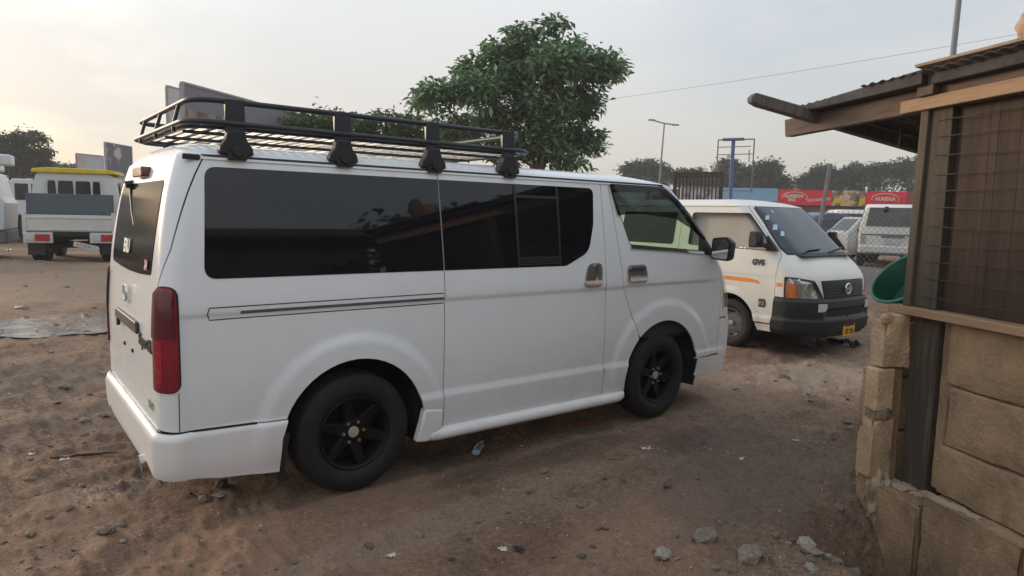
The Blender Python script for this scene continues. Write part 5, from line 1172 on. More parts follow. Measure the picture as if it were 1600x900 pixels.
# ------------------------------------------------------------------ trees
def leaf_mat(name, c0, c1, c2, trans=.25):
    m = bpy.data.materials.new(name); m.use_nodes = True; N, L = m.node_tree.nodes, m.node_tree.links; b = N['Principled BSDF']; out = N['Material Output']
    g = N.new('ShaderNodeNewGeometry'); r = N.new('ShaderNodeValToRGB'); e = r.color_ramp.elements; e[0].color = (*c0, 1); e[1].color = (*c2, 1); k = e.new(.55); k.color = (*c1, 1)
    L.new(g.outputs['Random Per Island'], r.inputs['Fac']); L.new(r.outputs[0], b.inputs['Base Color']); b.inputs['Roughness'].default_value = .55; b.inputs['Specular IOR Level'].default_value = .4
    t = N.new('ShaderNodeBsdfTranslucent'); L.new(r.outputs[0], t.inputs['Color']); mx = N.new('ShaderNodeMixShader'); mx.inputs[0].default_value = trans; L.new(b.outputs[0], mx.inputs[1]); L.new(t.outputs[0], mx.inputs[2]); L.new(mx.outputs[0], out.inputs['Surface']); MATS[name] = m; return m
BARK = mat('tree_bark', (.085, .065, .05), .95, var=.3, scale=5, stretch=(4, 4, 1), bump=.01)
def crown_mesh(name, clusters, leaf, per, mt, seed, spread=.28, droop=.35, ratio=.42):
    """clusters: (n,3) twig tips; at each a rosette of kite-shaped leaves"""
    rg = np.random.default_rng(seed); n = len(clusters); C = np.repeat(np.asarray(clusters), per, axis=0); m = len(C)
    az = rg.uniform(0, 2 * math.pi, m); el = rg.normal(.15, .5, m); d = np.stack([np.cos(az) * np.cos(el), np.sin(az) * np.cos(el), np.sin(el)], 1)
    L = leaf * rg.uniform(.6, 1.25, m)[:, None]; base = C + rg.normal(0, spread * leaf * 1.6, (m, 3)) + d * L * .15
    tip = base + d * L; tip[:, 2] -= (droop * L[:, 0])
    side = np.cross(d, rg.normal(0, 1, (m, 3)) * .45 + np.array([0, 0, 1.0])); side /= np.linalg.norm(side, axis=1, keepdims=True) + 1e-9
    mid = base * .42 + tip * .58; mid[:, 2] += .10 * L[:, 0]; w = side * L * ratio * .5
    V = np.stack([base, mid + w, tip, mid - w], 1).reshape(-1, 3); F = np.arange(4 * m).reshape(-1, 4)
    me = bpy.data.meshes.new(name); me.from_pydata(V.tolist(), [], F.tolist()); me.materials.append(mt); return me
def blob_points(blobs, rg, n):
    """points in the outer shells of ellipsoid lobes: (cx, cy, cz, rx, ry, rz, weight)"""
    w = np.array([b[6] for b in blobs], float); w /= w.sum(); out = []
    for b, k in zip(blobs, rg.multinomial(n, w)):
        d = rg.normal(0, 1, (k, 3)); d /= np.linalg.norm(d, axis=1, keepdims=True); r = rg.uniform(.35, 1, (k, 1)) ** .45
        q = fbm(d[:, 0] * 2 + b[0], d[:, 1] * 2 + d[:, 2] * 1.7 + b[1], 1.5, 3, 5)[:, None]
        out.append(np.array(b[:3]) + d * r * (1 + .55 * q) * np.array(b[3:6]))
    return np.concatenate(out)
def tree(name, label, base, blobs, n_cl, leaf, per, mt, seed, trunk_r=.2, group=None, fork_z=None, cat='tree', ratio=.42, limbs=True):
    """blobs relative to the base point"""
    t = thing(name, label, cat, tuple(base), 0, group); rg = np.random.default_rng(seed)
    pts = blob_points(blobs, rg, n_cl)
    cr = bpy.data.objects.new('crown', crown_mesh('crown', pts, leaf, per, mt, seed, ratio=ratio)); link(cr, t)
    zs = [b[2] for b in blobs]; fz = fork_z if fork_z is not None else min(zs) * .65
    tr = MB(); tr.tube([(0, 0, -.3), (.03, .02, fz * .35), (-.05, .04, fz * .7), (0, 0, fz)], [trunk_r * 1.25, trunk_r, trunk_r * .85, trunk_r * .75], 10); tk = tr.build('trunk', BARK, t, smooth=60)
    if limbs:
        for i, b in enumerate(blobs):
            if b[6] < .6 and len(blobs) > 8: continue
            e = np.array(b[:3]); s0 = np.array([0, 0, fz * .96]); mid = s0 * .5 + e * .5 + rg.normal(0, .12, 3) * np.linalg.norm(e - s0)
            lm = MB().tube([tuple(s0), tuple(mid), tuple(e), tuple(e + (e - mid) * .08)], [trunk_r * .55, trunk_r * .36, trunk_r * .2, trunk_r * .06], 7)
            for _ in range(4):
                q = e + rg.normal(0, 1, 3) * np.array(b[3:6]) * .4; lm.tube([tuple(mid * .4 + e * .6), tuple((mid + q) * .5 + rg.normal(0, .06, 3)), tuple(q)], [trunk_r * .2, trunk_r * .12, trunk_r * .04], 5)
            lm.build('limb', BARK, tk, smooth=60)
    return t
def tree_at(u, depth):
    p = at_depth(u, 340, depth); return np.array([p[0], p[1], float(ground_z(p[0], p[1]))])
def local_blob(base, u, v, depth, pr, pz, w, dy=0.0):
    """lobe centred on the direction of a pixel at the tree's distance; radii in pixels"""
    c = at_depth(u, v, depth) + CD * np.array([1, 1, 0]) * dy - base; k = depth / FPX; return (*c, pr * k, pr * k, pz * k, w)
LEAF_A = leaf_mat('broad_leaf_dark', (.058, .125, .066), (.135, .235, .115), (.27, .38, .18))
LEAF_B = leaf_mat('bright_leaf', (.045, .085, .02), (.075, .13, .03), (.13, .17, .05), .35)
LEAF_C = leaf_mat('dull_far_leaf', (.022, .036, .016), (.034, .052, .022), (.052, .072, .032), .15)
# the big broad-leaved tree behind the van
D = 19.0; B0 = tree_at(838, D)
lob = [(830, 76, 44, 20, 1.0), (885, 84, 42, 22, 1.0), (780, 86, 36, 18, .7), (930, 108, 42, 28, 1.0), (865, 112, 50, 30, 1.3), (800, 128, 50, 28, 1.2), (735, 112, 26, 16, .45), (745, 150, 48, 24, 1.0), (690, 158, 38, 20, .7), (650, 150, 18, 10, .2), (905, 155, 46, 28, 1.1), (845, 170, 52, 30, 1.3), (785, 185, 46, 26, 1.0), (720, 195, 50, 24, .9), (885, 205, 48, 28, 1.0), (925, 215, 26, 22, .5), (835, 225, 46, 26, .8), (885, 248, 36, 18, .5), (790, 232, 44, 22, .6), (860, 56, 30, 9, .25), (962, 102, 17, 14, .22), (815, 60, 26, 9, .25), (905, 62, 16, 10, .18)]
rgx = np.random.default_rng(5)
tree('broadleaf_tree', 'tall broad-leaved tree with dense dark green crown standing behind the white van', B0, [local_blob(B0, u, v, D, pr * .86, pz * .86, w, rgx.uniform(-1.0, 1.2)) for u, v, pr, pz, w in lob], 2300, .235, 9, LEAF_A, 3, .12, fork_z=2.2)
# lower bright shrubby trees seen through the rack
D = 24.0
for i, (u, lobs, lab) in enumerate(((520, [(500, 200, 50, 26, 1), (545, 205, 45, 25, 1), (470, 205, 36, 20, .7), (520, 235, 60, 26, 1)], 'low light green tree seen through the roof rack beside the billboard'), (625, [(600, 200, 45, 26, 1), (645, 205, 45, 26, 1), (690, 220, 40, 26, .8), (620, 235, 55, 25, 1)], 'low light green tree seen through the roof rack beside the tall tree'))):
    b = tree_at(u, D); tree('shrubby_tree', lab, b, [local_blob(b, uu, vv_, D, pr, pz, w, .5 * i) for uu, vv_, pr, pz, w in lobs], 700, .26, 7, LEAF_B, 20 + i, .12, 'low trees behind the van')
# left: layered tree beyond the trucks
D = 48.0; b = tree_at(20, D)
tree('layered_tree', 'dark flat-layered tree beyond the trucks on the left of the yard', b, [local_blob(b, u, v, D, pr, pz, w) for u, v, pr, pz, w in ((5, 222, 36, 12, 1), (45, 215, 28, 7, .6), (-20, 235, 40, 16, 1), (30, 243, 36, 10, .8), (60, 236, 18, 4, .3), (10, 262, 50, 12, 1), (-50, 225, 40, 20, 1), (55, 252, 24, 7, .5))], 1300, .34, 7, LEAF_C, 31, .3)
D = 75.0
for i, (u, lobs) in enumerate(((75, [(60, 263, 26, 10, 1), (85, 266, 22, 8, 1), (40, 268, 26, 9, 1)]), (115, [(105, 268, 22, 8, 1), (125, 270, 20, 6, 1)]), (215, [(205, 270, 30, 8, 1), (240, 275, 30, 7, 1)]))):
    b = tree_at(u, D); tree('far_tree', ['low dark tree on the skyline behind the yellow-topped truck', 'small dark tree on the skyline next to the pink hoarding', 'low dark tree on the skyline behind the dark hoarding'][i], b, [local_blob(b, uu, vv_, D, pr, pz, w) for uu, vv_, pr, pz, w in lobs], 600, .45, 6, LEAF_C, 40 + i, .3, 'trees on the skyline to the left')
# right: row of trees behind the shops
D = 82.0
R_TREES = [(1010, [(985, 268, 20, 12, 1), (1012, 263, 22, 12, 1), (1035, 268, 18, 12, 1), (1010, 285, 34, 14, 1)], 'rounded tree on the skyline behind the lamp post'), (1080, [(1068, 275, 16, 8, 1), (1092, 274, 18, 9, 1), (1080, 288, 26, 10, 1)], 'low tree on the skyline behind the steel cage gate'),
           (1140, [(1140, 260, 16, 12, 1), (1125, 280, 26, 14, 1), (1152, 272, 18, 14, 1), (1140, 292, 30, 10, 1)], 'tree on the skyline behind the empty sign frame'), (1195, [(1180, 268, 16, 12, 1), (1203, 264, 15, 12, .9), (1170, 285, 26, 14, 1), (1205, 285, 20, 14, 1), (1218, 290, 12, 12, .5)], 'open-crowned tree between the sign frame and the red hoarding'),
           (1290, [(1262, 284, 14, 10, .8), (1285, 272, 18, 13, 1), (1302, 278, 18, 14, 1), (1280, 292, 28, 9, 1)], 'dark tree above the red hoarding beside the leaning steel pole'), (1350, [(1325, 274, 18, 12, 1), (1348, 270, 22, 14, 1), (1372, 268, 18, 13, 1), (1345, 288, 34, 12, 1)], 'wide dark tree above the middle of the red hoarding'), (1415, [(1392, 266, 18, 12, 1), (1412, 263, 20, 14, 1), (1440, 265, 26, 14, 1), (1410, 285, 36, 14, 1), (1470, 270, 26, 20, 1)], 'dark tree above the red hoarding next to the kiosk post')]
for i, (u, lobs, lab) in enumerate(R_TREES):
    b = tree_at(u, D); tree('far_tree', lab, b, [local_blob(b, uu, vv_, D, pr, pz, w, rgx.uniform(-2, 2)) for uu, vv_, pr, pz, w in lobs], 900, .50, 6, LEAF_C, 60 + i, .3, 'trees on the skyline behind the shops')

# the skyline goes on round the yard: a few more low trees, first built once, then copied
protoT = None
for i, az in enumerate((96, 103, 109, 118, 126, 134, 143, 152, 78, 70, 62, 56)):
    a_ = math.radians(az); dd = 85 + 9 * math.sin(i * 2.1); b = (CAM_LOC[0] + dd * math.cos(a_), CAM_LOC[1] + dd * math.sin(a_), float(ground_z(60, 60)))
    if protoT is None:
        protoT = tree('skyline_tree', 'low dark tree on the far skyline beyond the lorries', b, [(0, 0, 4.0, 3.2, 3.0, 1.8, 1), (2.2, .5, 3.4, 2.4, 2.4, 1.5, 1), (-2.4, -.4, 3.3, 2.4, 2.4, 1.5, 1)], 500, .55, 6, LEAF_C, 140, .25, 'low trees along the far skyline')
    else:
        o = copy_tree(protoT); o.location = b; o.rotation_euler = (0, 0, i * 1.9); o.scale = (1 + .25 * math.sin(i), 1 + .25 * math.sin(i), .8 + .15 * math.cos(i * 1.7))

# ------------------------------------------------------------------ background vehicles, shops, poles
def frame_at(u, v, depth, az):
    p = at_depth(u, v, depth); return np.array([p[0], p[1], float(ground_z(p[0], p[1]))])
def small_wheel(parent, x, y, r, w, name='wheel'):
    o = bpy.data.objects.new(name, None); link(o, parent); o.location = (x, y, r)
    MB().lathe([(r * .55, w * .5), (r * .8, w * .52), (r * .95, w * .45), (r, w * .3), (r, -w * .3), (r * .95, -w * .45), (r * .8, -w * .52), (r * .55, -w * .5)], 26, 'y').build('tyre', RUBBER, o, smooth=40)
    MB().lathe([(0, w * .30), (r * .3, w * .34), (r * .5, w * .25), (r * .56, w * .46), (r * .56, -w * .46), (r * .5, -w * .25), (r * .3, -w * .34), (0, -w * .30)], 22, 'y').build('rim', MATS['wheel_grey'], o, smooth=40)
    return o
YELLOW = mat('yellow_paint', (.62, .47, .03), .5, var=.15, scale=6)
GREY_BOARD = mat('blue_grey_board', (.085, .105, .125), .6, var=.12, scale=3)
DARK_GLASS = mat('dark_cab_glass', (.02, .02, .022), .08, spec=.6)

# --- flatbed truck seen from behind (x forward, y left)
p = at_depth(112, 400, 16.0); gz = float(gheight(p[0], p[1]))
tk = thing('flatbed_truck', 'small white flatbed truck with yellow cab roof, seen from behind', 'truck', (p[0], p[1], gz), math.radians(73)); tk.scale = (1.06, 1.06, 1.06)
W = .84
MB().box(-.02, .60, -W + .04, W - .04, .66, .74).build('bed_floor', TRUCK_WHITE, tk)
tgt = MB().box(-.055, -.02, -W, W, .68, 1.04).build('tail_board', TRUCK_WHITE, tk, bevel=.008)
for z in (.72, .98): MB().box(-.070, -.055, -W + .03, W - .03, z - .018, z + .018).build('tail_rib', TRUCK_WHITE, tgt, bevel=.004)
for sg in (-1, 1):
    MB().box(-.02, .60, sg * W - .02, sg * W + .02, .68, 1.04).build('side_board', TRUCK_WHITE, tk, bevel=.008)
    MB().box(-.075, -.01, sg * W - .035, sg * W + .035, .62, 1.10).build('corner_post', TRUCK_WHITE, tk, bevel=.006)
    lp = MB().box(-.10, -.03, sg * .62 - .30, sg * .62 + .24, .43, .66).build('lamp_bracket', TRUCK_WHITE, tk, bevel=.01)
    MB().box(-.118, -.10, sg * .62 - .25, sg * .62 + .02, .47, .62).build('red_lamp', mat('truck_red_lens', (.38, .03, .03), .3) if 'truck_red_lens' not in MATS else MATS['truck_red_lens'], lp, bevel=.006)
    MB().box(-.118, -.10, sg * .62 + .04, sg * .62 + .20, .48, .61).build('white_lamp', MATS['milky_fog_lens'], lp, bevel=.006)
    for yy in (.60, .76): small_wheel(tk, .55, sg * yy * .98, .33, .16)
    small_wheel(tk, 2.1, sg * .68, .33, .19)
    MB().box(.12, .15, sg * .68 - .16, sg * .68 + .16, .16, .60).build('mud_flap', BLACK_TRIM, tk)
MB().box(0, 2.4, -.42, -.32, .42, .62).box(0, 2.4, .32, .42, .42, .62).box(.45, .7, -.6, .6, .30, .45).box(.1, 2.3, -.75, .75, .5, .66).build('chassis', UNDER, tk)
MB().box(-.06, .86, -W, W, .58, .67).build('bed_bearer', UNDER, tk)
pl = MB().box(-.012, .0, -.24, .24, -.055, .055).build('number_plate', mat('white_plate', (.55, .55, .53), .5, var=.15), tk, loc=(-.085, -.30, .36), rot=(math.radians(14), 0, 0), bevel=.003)
text_mesh('plate_lettering', 'GT 4286 Y', .085, mat('plate_grey_print', (.12, .12, .12), .6), pl, M=Matrix.Translation((-.015, 0, 0)) @ REAR, depth=.001)
# head board and cab
MB().box(.10, .15, -.83, .83, 1.0, 1.50).build('head_board', GREY_BOARD, tk, bevel=.01)
cw = .85
sec = [(-cw, .75), (-cw - .02, 1.30), (-cw + .03, 1.70), (-cw + .10, 1.93), (-cw + .2, 1.985)]
cabp = sec + [(-y, z) for y, z in reversed(sec)]
cab = bpy.data.objects.new('cab', None); link(cab, tk)
cm = MB(); st = [(x_ - 1.80, s_, d_) for x_, s_, d_ in ((2.42, 1.0, 0), (2.50, 1.0, 0), (3.35, 1.0, 0), (3.70, .985, -.02), (4.05, .97, -.45))]
cm.add([(x, y * s, z + (dz if z > 1.32 else 0)) for x, s, dz in st for y, z in cabp], [(i * len(cabp) + k, i * len(cabp) + k + 1, (i + 1) * len(cabp) + k + 1, (i + 1) * len(cabp) + k) for i in range(len(st) - 1) for k in range(len(cabp) - 1)] + [tuple(range(len(cabp))), tuple((len(st) - 1) * len(cabp) + k for k in range(len(cabp)))])
cm.build('cab_shell', TRUCK_WHITE, cab, bevel=.03)
for y0, y1 in ((.37, .54), (.03, .34), (-.31, 0.0), (-.50, -.34)):
    MB().prism(fillet([(y0, 1.50), (y1, 1.50), (y1 - .015, 1.80), (y0 + .015, 1.80)], .04), 'x', .605, .625).build('rear_window', DARK_GLASS, cab)
MB().prism(fillet([(-.60, 1.46), (.62, 1.46), (.58, 1.84), (-.56, 1.84)], .07), 'x', .612, .63).build('window_frame', mat('pale_window_frame', (.55, .56, .54), .5), cab)
MB().prism([(-.84, 1.97), (.84, 1.97), (.80, 2.055), (.5, 2.085), (-.5, 2.085), (-.80, 2.055)], 'x', .55, 1.75).build('roof_visor', YELLOW, cab, bevel=.02)
for sg in (-1, 1):
    MB().prism([(.82, 1.36), (1.75, 1.36), (1.55, 1.80), (.86, 1.82)], 'y', sg * (cw - .005), sg * (cw + .012)).build('door_window', DARK_GLASS, cab)

# --- parked lorries at the far left
LORRY_W = dusty_paint('lorry_white', (.60, .63, .66), .4, amount=.4, zlo=.4, zhi=1.5)
p = at_depth(38, 345, 24.0); gz = float(gheight(p[0], p[1]))
l1 = thing('cab_lorry', 'pale blue-white lorry cab parked beyond the flatbed truck', 'lorry', (p[0], p[1], gz), math.radians(-25))
MB().prism(fillet([(-.05, .95), (1.25, .95), (1.32, 1.35), (1.20, 1.55), (1.05, 2.10), (.9, 2.16), (.05, 2.16), (-.05, 2.05)], .05), 'y', -.85, .85).build('cab_shell', LORRY_W, l1, bevel=.03)
for sg in (-1, 1):
    MB().prism([(.12, 1.45), (.52, 1.45), (.52, 2.0), (.12, 2.0)], 'y', sg * .85, sg * .862).build('door_window', DARK_GLASS, l1)
    MB().prism([(.62, 1.45), (1.10, 1.45), (.98, 2.0), (.62, 2.0)], 'y', sg * .85, sg * .862).build('door_window', DARK_GLASS, l1)
    MB().box(.9, 1.15, sg * .88, sg * 1.0, 1.40, 1.75).build('door_mirror', BLACK_TRIM, l1, bevel=.02)
    for x in (.55, -2.2): small_wheel(l1, x, sg * .7, .40, .25)
MB().prism([(1.33, 1.40), (1.21, 1.62), (1.08, 2.06), (1.10, 2.06), (1.24, 1.62), (1.36, 1.40)], 'y', -.78, .78).build('windscreen', DARK_GLASS, l1)
MB().box(-3.2, 1.2, -.75, .75, .35, .94).build('chassis', UNDER, l1)
MB().box(-3.3, -.15, -.95, .95, .95, 1.05).build('load_bed', LORRY_W, l1, bevel=.02)
p = at_depth(-12, 365, 17.0); gz = float(gheight(p[0], p[1]))
l2 = thing('box_lorry', 'white lorry with roof fairing cut off by the edge of the picture', 'lorry', (p[0], p[1], gz), math.radians(-10))
l2['label'] = 'white lorry with roof fairing parked in front of the layered tree'
MB().prism(fillet([(-2.0, .70), (.40, .70), (.44, 1.35), (.34, 1.50), (.22, 2.06), (.1, 2.10), (-2.0, 2.10)], .04), 'y', -.9, .9).build('cab_shell', LORRY_W, l2, bevel=.03)
MB().prism(fillet([(-2.0, 2.13), (.20, 2.13), (.16, 2.52), (-.1, 2.60), (-2.0, 2.62)], .05), 'y', -.88, .88).build('roof_fairing', LORRY_W, l2, bevel=.03)
MB().box(.20, .58, -.86, -.30, 2.24, 2.50).build('sun_visor', LORRY_W, l2, bevel=.04)
MB().box(-2.2, .42, -.85, .85, .38, .69).build('bumper', mat('lorry_grey_skirt', (.13, .14, .15), .6), l2, bevel=.03)
MB().prism([(-.75, 1.45), (.12, 1.45), (.0, 2.0), (-.75, 2.0)], 'y', -.915, -.90).build('door_window', DARK_GLASS, l2)
MB().box(-.2, .22, -.925, -.905, 1.34, 1.42).build('door_moulding', BLACK_TRIM, l2)
for sg in (-1, 1): small_wheel(l2, -.45, sg * .72, .38, .26)
# white plastic tub on the ground
p = on_ground(28, 377); tb = thing('plastic_tub', 'square white plastic tub standing on the dirt beside the flatbed truck', 'tub', tuple(p[:2]) + (float(gheight(p[0], p[1])),), .5)
MB().hexa([(-.14, -.13, 0), (.14, -.13, 0), (.14, .13, 0), (-.14, .13, 0)], [(-.17, -.16, .30), (.17, -.16, .30), (.17, .16, .30), (-.17, .16, .30)]).build('body', mat('dirty_tub_white', (.5, .5, .48), .5, var=.2, scale=6), tb, bevel=.02)
MB().box(-.18, .18, -.17, .17, .285, .31).build('rim', MATS['dirty_tub_white'], tb, bevel=.006)

# --- hoardings
def hoarding(name, label, pL, pR, z0, z1, mt, posts=True, th=.08):
    pL, pR = np.array(pL[:2]), np.array(pR[:2]); d = pR - pL; L_ = np.linalg.norm(d); g = float(ground_z(*pL)); t = thing(name, label, 'billboard', (pL[0], pL[1], g), math.atan2(d[1], d[0])); z0 -= g; z1 -= g
    MB().box(0, L_, -th / 2, th / 2, z0, z1).build('panel', mt, t)
    fm = mat('hoarding_frame', (.30, .30, .31), .6) if 'hoarding_frame' not in MATS else MATS['hoarding_frame']
    for nm, a in (('frame_rail', (-.03, L_ + .03, -th * .8, th * .8, z1, z1 + .06)), ('frame_rail', (-.03, L_ + .03, -th * .8, th * .8, z0 - .06, z0)), ('frame_rail', (-.06, 0, -th * .8, th * .8, z0, z1)), ('frame_rail', (L_, L_ + .06, -th * .8, th * .8, z0, z1))): MB().box(*a).build(nm, fm, t)
    if posts:
        for x in np.linspace(L_ * .15, L_ * .85, max(2, int(L_ / 3))): MB().tube([(x, .12, -.3), (x, .12, z0)], .07, 8).build('post', STEEL, t, smooth=60)
    return t, L_
def print_mat(name, base, spots, scale=2.0):
    """blurred colour print: large soft patches of a few inks"""
    m = mat(name, base, .6, var=.1, scale=scale); N, L = m.node_tree.nodes, m.node_tree.links; b = N['Principled BSDF']; src = b.inputs['Base Color'].links[0].from_socket; tc = N.new('ShaderNodeTexCoord')
    for i, (c, lo, hi, sc) in enumerate(spots):
        mp = N.new('ShaderNodeMapping'); mp.inputs['Location'].default_value = (i * 3.7, i * 1.3, i * 2.1); L.new(tc.outputs['Object'], mp.inputs[0]); n = N.new('ShaderNodeTexNoise'); n.inputs['Scale'].default_value = sc; n.inputs['Detail'].default_value = 4; L.new(mp.outputs[0], n.inputs['Vector'])
        mr = N.new('ShaderNodeMapRange'); mr.inputs['From Min'].default_value = lo; mr.inputs['From Max'].default_value = hi; L.new(n.outputs['Fac'], mr.inputs['Value']); x = N.new('ShaderNodeMix'); x.data_type = 'RGBA'; x.inputs['B'].default_value = (*c, 1); L.new(mr.outputs[0], x.inputs['Factor']); L.new(src, x.inputs['A']); src = x.outputs['Result']
    L.new(src, b.inputs['Base Color']); return m
zt = 5.0
def at_top(u, v, z):   # where the line of sight through a pixel reaches height z
    return on_z(u, v, z)
a, b = at_top(285, 131, zt), at_top(500, 189, zt)
hb, L_ = hoarding('billboard', 'long billboard with grey top band and brown printed figures behind the roof rack', a, b, 3.0, zt, mat('billboard_grey_band', (.20, .19, .21), .7, var=.1, scale=1.2))
pr = print_mat('brown_figure_print', (.13, .095, .085), [((.30, .22, .18), .50, .58, 2.2), ((.10, .11, .06), .55, .62, 1.1), ((.50, .44, .40), .62, .68, 3.0)])
MB().box(.10, L_ - .1, -.062, -.045, 3.05 - hb.location[2], 4.32 - hb.location[2]).build('printed_sheet', pr, hb)
for k, (x, z, s) in enumerate(((.9, 3.75, .30), (1.75, 3.80, .30), (4.0, 3.6, .4), (5.2, 3.6, .4))):
    hd = MB().lathe([(0, -.012), (s * .55, -.010), (s * .6, 0)], 18, 'y', (0, 0, 0)); o = hd.build('printed_face', mat('print_skin_brown', (.26, .165, .125), .7, var=.35, scale=5) if 'print_skin_brown' not in MATS else MATS['print_skin_brown'], hb, loc=(x, -.064, z - hb.location[2])); o.scale = (.75, 1, 1.1)
    MB().prism([(-s * .8, -s * 1.6), (s * .8, -s * 1.6), (s * .45, -s * .7), (-s * .45, -s * .7)], 'y', -.008, 0).build('printed_shirt', mat('print_pale_shirt', (.42, .39, .37), .7, var=.3, scale=4) if 'print_pale_shirt' not in MATS else MATS['print_pale_shirt'], hb, loc=(x + .05, -.064, z - hb.location[2]))
a, b = at_depth(263, 200, 26), at_depth(292, 200, 27)
hoarding('notice_board', 'small pale wire-framed board standing behind the end of the billboard', a, b, 3.2, 6.1, mat('pale_lattice_board', (.50, .49, .47), .7, var=.15, scale=6), th=.05)[0]['category'] = 'board'
a, b = at_depth(121, 270, 50), at_depth(161, 270, 52)
hoarding('billboard', 'faded pink and blue billboard on the skyline behind the flatbed truck', a, b, 2.9, 5.3, print_mat('faded_pink_print', (.46, .36, .36), [((.40, .46, .52), .5, .6, .6), ((.52, .42, .40), .55, .65, .9)]))
a, b = at_depth(166, 270, 44), at_depth(206, 270, 47)
hoarding('billboard', 'dark billboard with white edge on the skyline left of the van roof', a, b, 2.2, 5.6, print_mat('dark_blue_print', (.10, .10, .13), [((.30, .32, .36), .55, .62, .8), ((.45, .44, .42), .60, .66, 1.3)]))[0]['label'] = 'dark billboard with pale edge on the skyline beside the pink billboard'

# --- shops with the red and blue fascia
D1 = 45.0
A, B, C0 = at_depth(1110, 345, D1), at_depth(1211, 345, D1), at_depth(1436, 345, D1 * .98)
dv = (C0 - A)[:2]; Ls = float(np.linalg.norm(dv)); gsh = float(ground_z(*A[:2])); sa = math.atan2(dv[1], dv[0])
shop = thing('shop_row', 'long low shop row with pale blue and bright red fascia boards', 'shop', (A[0], A[1], gsh), sa)
xr_ = float(np.linalg.norm((B - A)[:2])); zb, zt_ = 2.62 - gsh, 3.60 - gsh
MB().box(-3, Ls + 8, .15, 4.5, -.2, zb - .02).build('wall', mat('shop_wall_brown', (.16, .12, .10), .9, var=.25, scale=1.5), shop)
MB().box(-3.2, Ls + 8, .30, 4.8, zb, zt_ - .10).build('roof_mass', mat('shop_roof_rust', (.20, .12, .09), .9), shop)
MB().box(-.2, xr_ - .03, -.06, .06, zb + .20, zt_ + .06).build('blue_fascia', mat('pale_blue_board', (.24, .40, .54), .6, var=.08), shop)
RED = mat('red_banner', (.70, .03, .045), .6, var=.12, scale=1.2); CREAM = mat('cream_lettering', (.70, .60, .48), .6)
seg = [(xr_, xr_ + 3.35, RED), (xr_ + 3.36, xr_ + 5.45, print_mat('food_print', (.24, .17, .12), [((.70, .42, .06), .48, .55, 1.4), ((.50, .45, .38), .56, .6, 2.2), ((.08, .06, .05), .56, .6, 2.8)])), (xr_ + 5.46, xr_ + 8.0, RED), (xr_ + 8.02, Ls + 6, mat('dull_red_banner', (.30, .05, .06), .6, var=.3, scale=2))]
for x0, x1, m_ in seg: MB().box(x0, x1, -.10, .0, zb, zt_).build('red_fascia' if m_ is not seg[1][2] else 'printed_fascia', m_, shop)
FR = Matrix.Rotation(math.pi / 2, 4, 'X')
def sign_text(t_, x, z, s, m_=CREAM, rot=0.0, **k): return text_mesh('sign_lettering', t_, s, m_, shop, M=Matrix.Translation((x, -.112, z)) @ Matrix.Rotation(-rot, 4, 'Y') @ FR, depth=.006, **k)
sign_text('ALREEGA', xr_ + .95, zb + .58, .30, bold=.012); sign_text('BAR', xr_ + .85, zb + .33, .26, bold=.012)
sign_text('GOURMETTO', xr_ + 2.55, zb + .36, .24, rot=.09, shear=.2, bold=.006); sign_text('300/', xr_ + 4.15, zb + .52, .42, bold=.01); sign_text('ALREEGA', xr_ + 6.7, zb + .50, .30, bold=.012)
for cx, w_ in ((xr_ + 1.0, .80), (xr_ + 6.7, .85)):
    MB().tube([(cx + w_ * math.cos(t), -.112, zb + .50 + .34 * math.sin(t)) for t in np.linspace(-.5, 3.4, 24)], .025, 6).build('sign_swash', CREAM, shop)
MB().tube([(xr_ + 5.45, -.2, zt_ - .1), (xr_ + 5.45, -.2, zt_ + .12)], .04, 8).tube([(xr_ + 5.45, -.2, zt_ + .12), (xr_ + 5.45, -.2, zt_ + .28)], .075, 10).build('lamp_globe', mat('globe_white', (.7, .7, .68), .4), shop)
for x in np.linspace(xr_ - 3.5, xr_ - .3, 5): MB().box(x - .06, x + .06, -.30, -.18, -.1, zb + .05).build('white_post', mat('white_post_paint', (.62, .62, .60), .6) if 'white_post_paint' not in MATS else MATS['white_post_paint'], shop)
MB().box(xr_ - 3.7, xr_ - .1, -.32, -.16, zb + .05, zb + .13).build('verandah_rail', MATS['white_post_paint'], shop)

# --- street lamp, empty sign frame, cage gate, poles, wire
p = at_depth(1027, 345, 62); g = float(ground_z(p[0], p[1])); ls = thing('street_lamp', 'slim steel street lamp with two outstretched lamp arms', 'street lamp', (p[0], p[1], g), YAW - math.pi / 2)
k = 62 / FPX; zl = 1.5824 + (341 - 196) * k - g
GST0 = mat('dull_lamp_steel', (.20, .20, .21), .6)
MB().tube([(0, 0, -.2), (.05, 0, zl * .5), (.25, 0, zl)], [.10, .085, .06], 10).build('pole', GST0, ls, smooth=60)
MB().tube([(.25, 0, zl), (-.95, 0, zl + .30)], .06, 8).build('arm', GST0, ls, smooth=60); MB().tube([(.25, 0, zl), (1.45, 0, zl - .10)], .06, 8).build('arm', GST0, ls, smooth=60)
for x, z in ((-.95, zl + .28), (1.2, zl - .10)): MB().box(x - .25, x + .35, -.14, .14, z - .06, z + .06).build('lamp_head', mat('lamp_head_grey', (.25, .25, .26), .5) if 'lamp_head_grey' not in MATS else MATS['lamp_head_grey'], ls, bevel=.02)
p = at_depth(1139, 345, 40); g = float(ground_z(p[0], p[1])); sf = thing('sign_frame', 'empty blue steel sign frame on a single blue post', 'sign frame', (p[0], p[1], g), YAW - math.pi / 2 - .45)
k = 40 / FPX; zt2 = 1.5824 + (342 - 219) * k - g; zb2 = 1.5824 + (342 - 300) * k - g; BLUE = mat('blue_steel', (.075, .12, .26), .5, var=.2)
MB().tube([(0, 0, -.2), (0, 0, zt2)], .11, 12).build('post', BLUE, sf, smooth=60)
GST = mat('thin_grey_steel', (.16, .16, .19), .6)
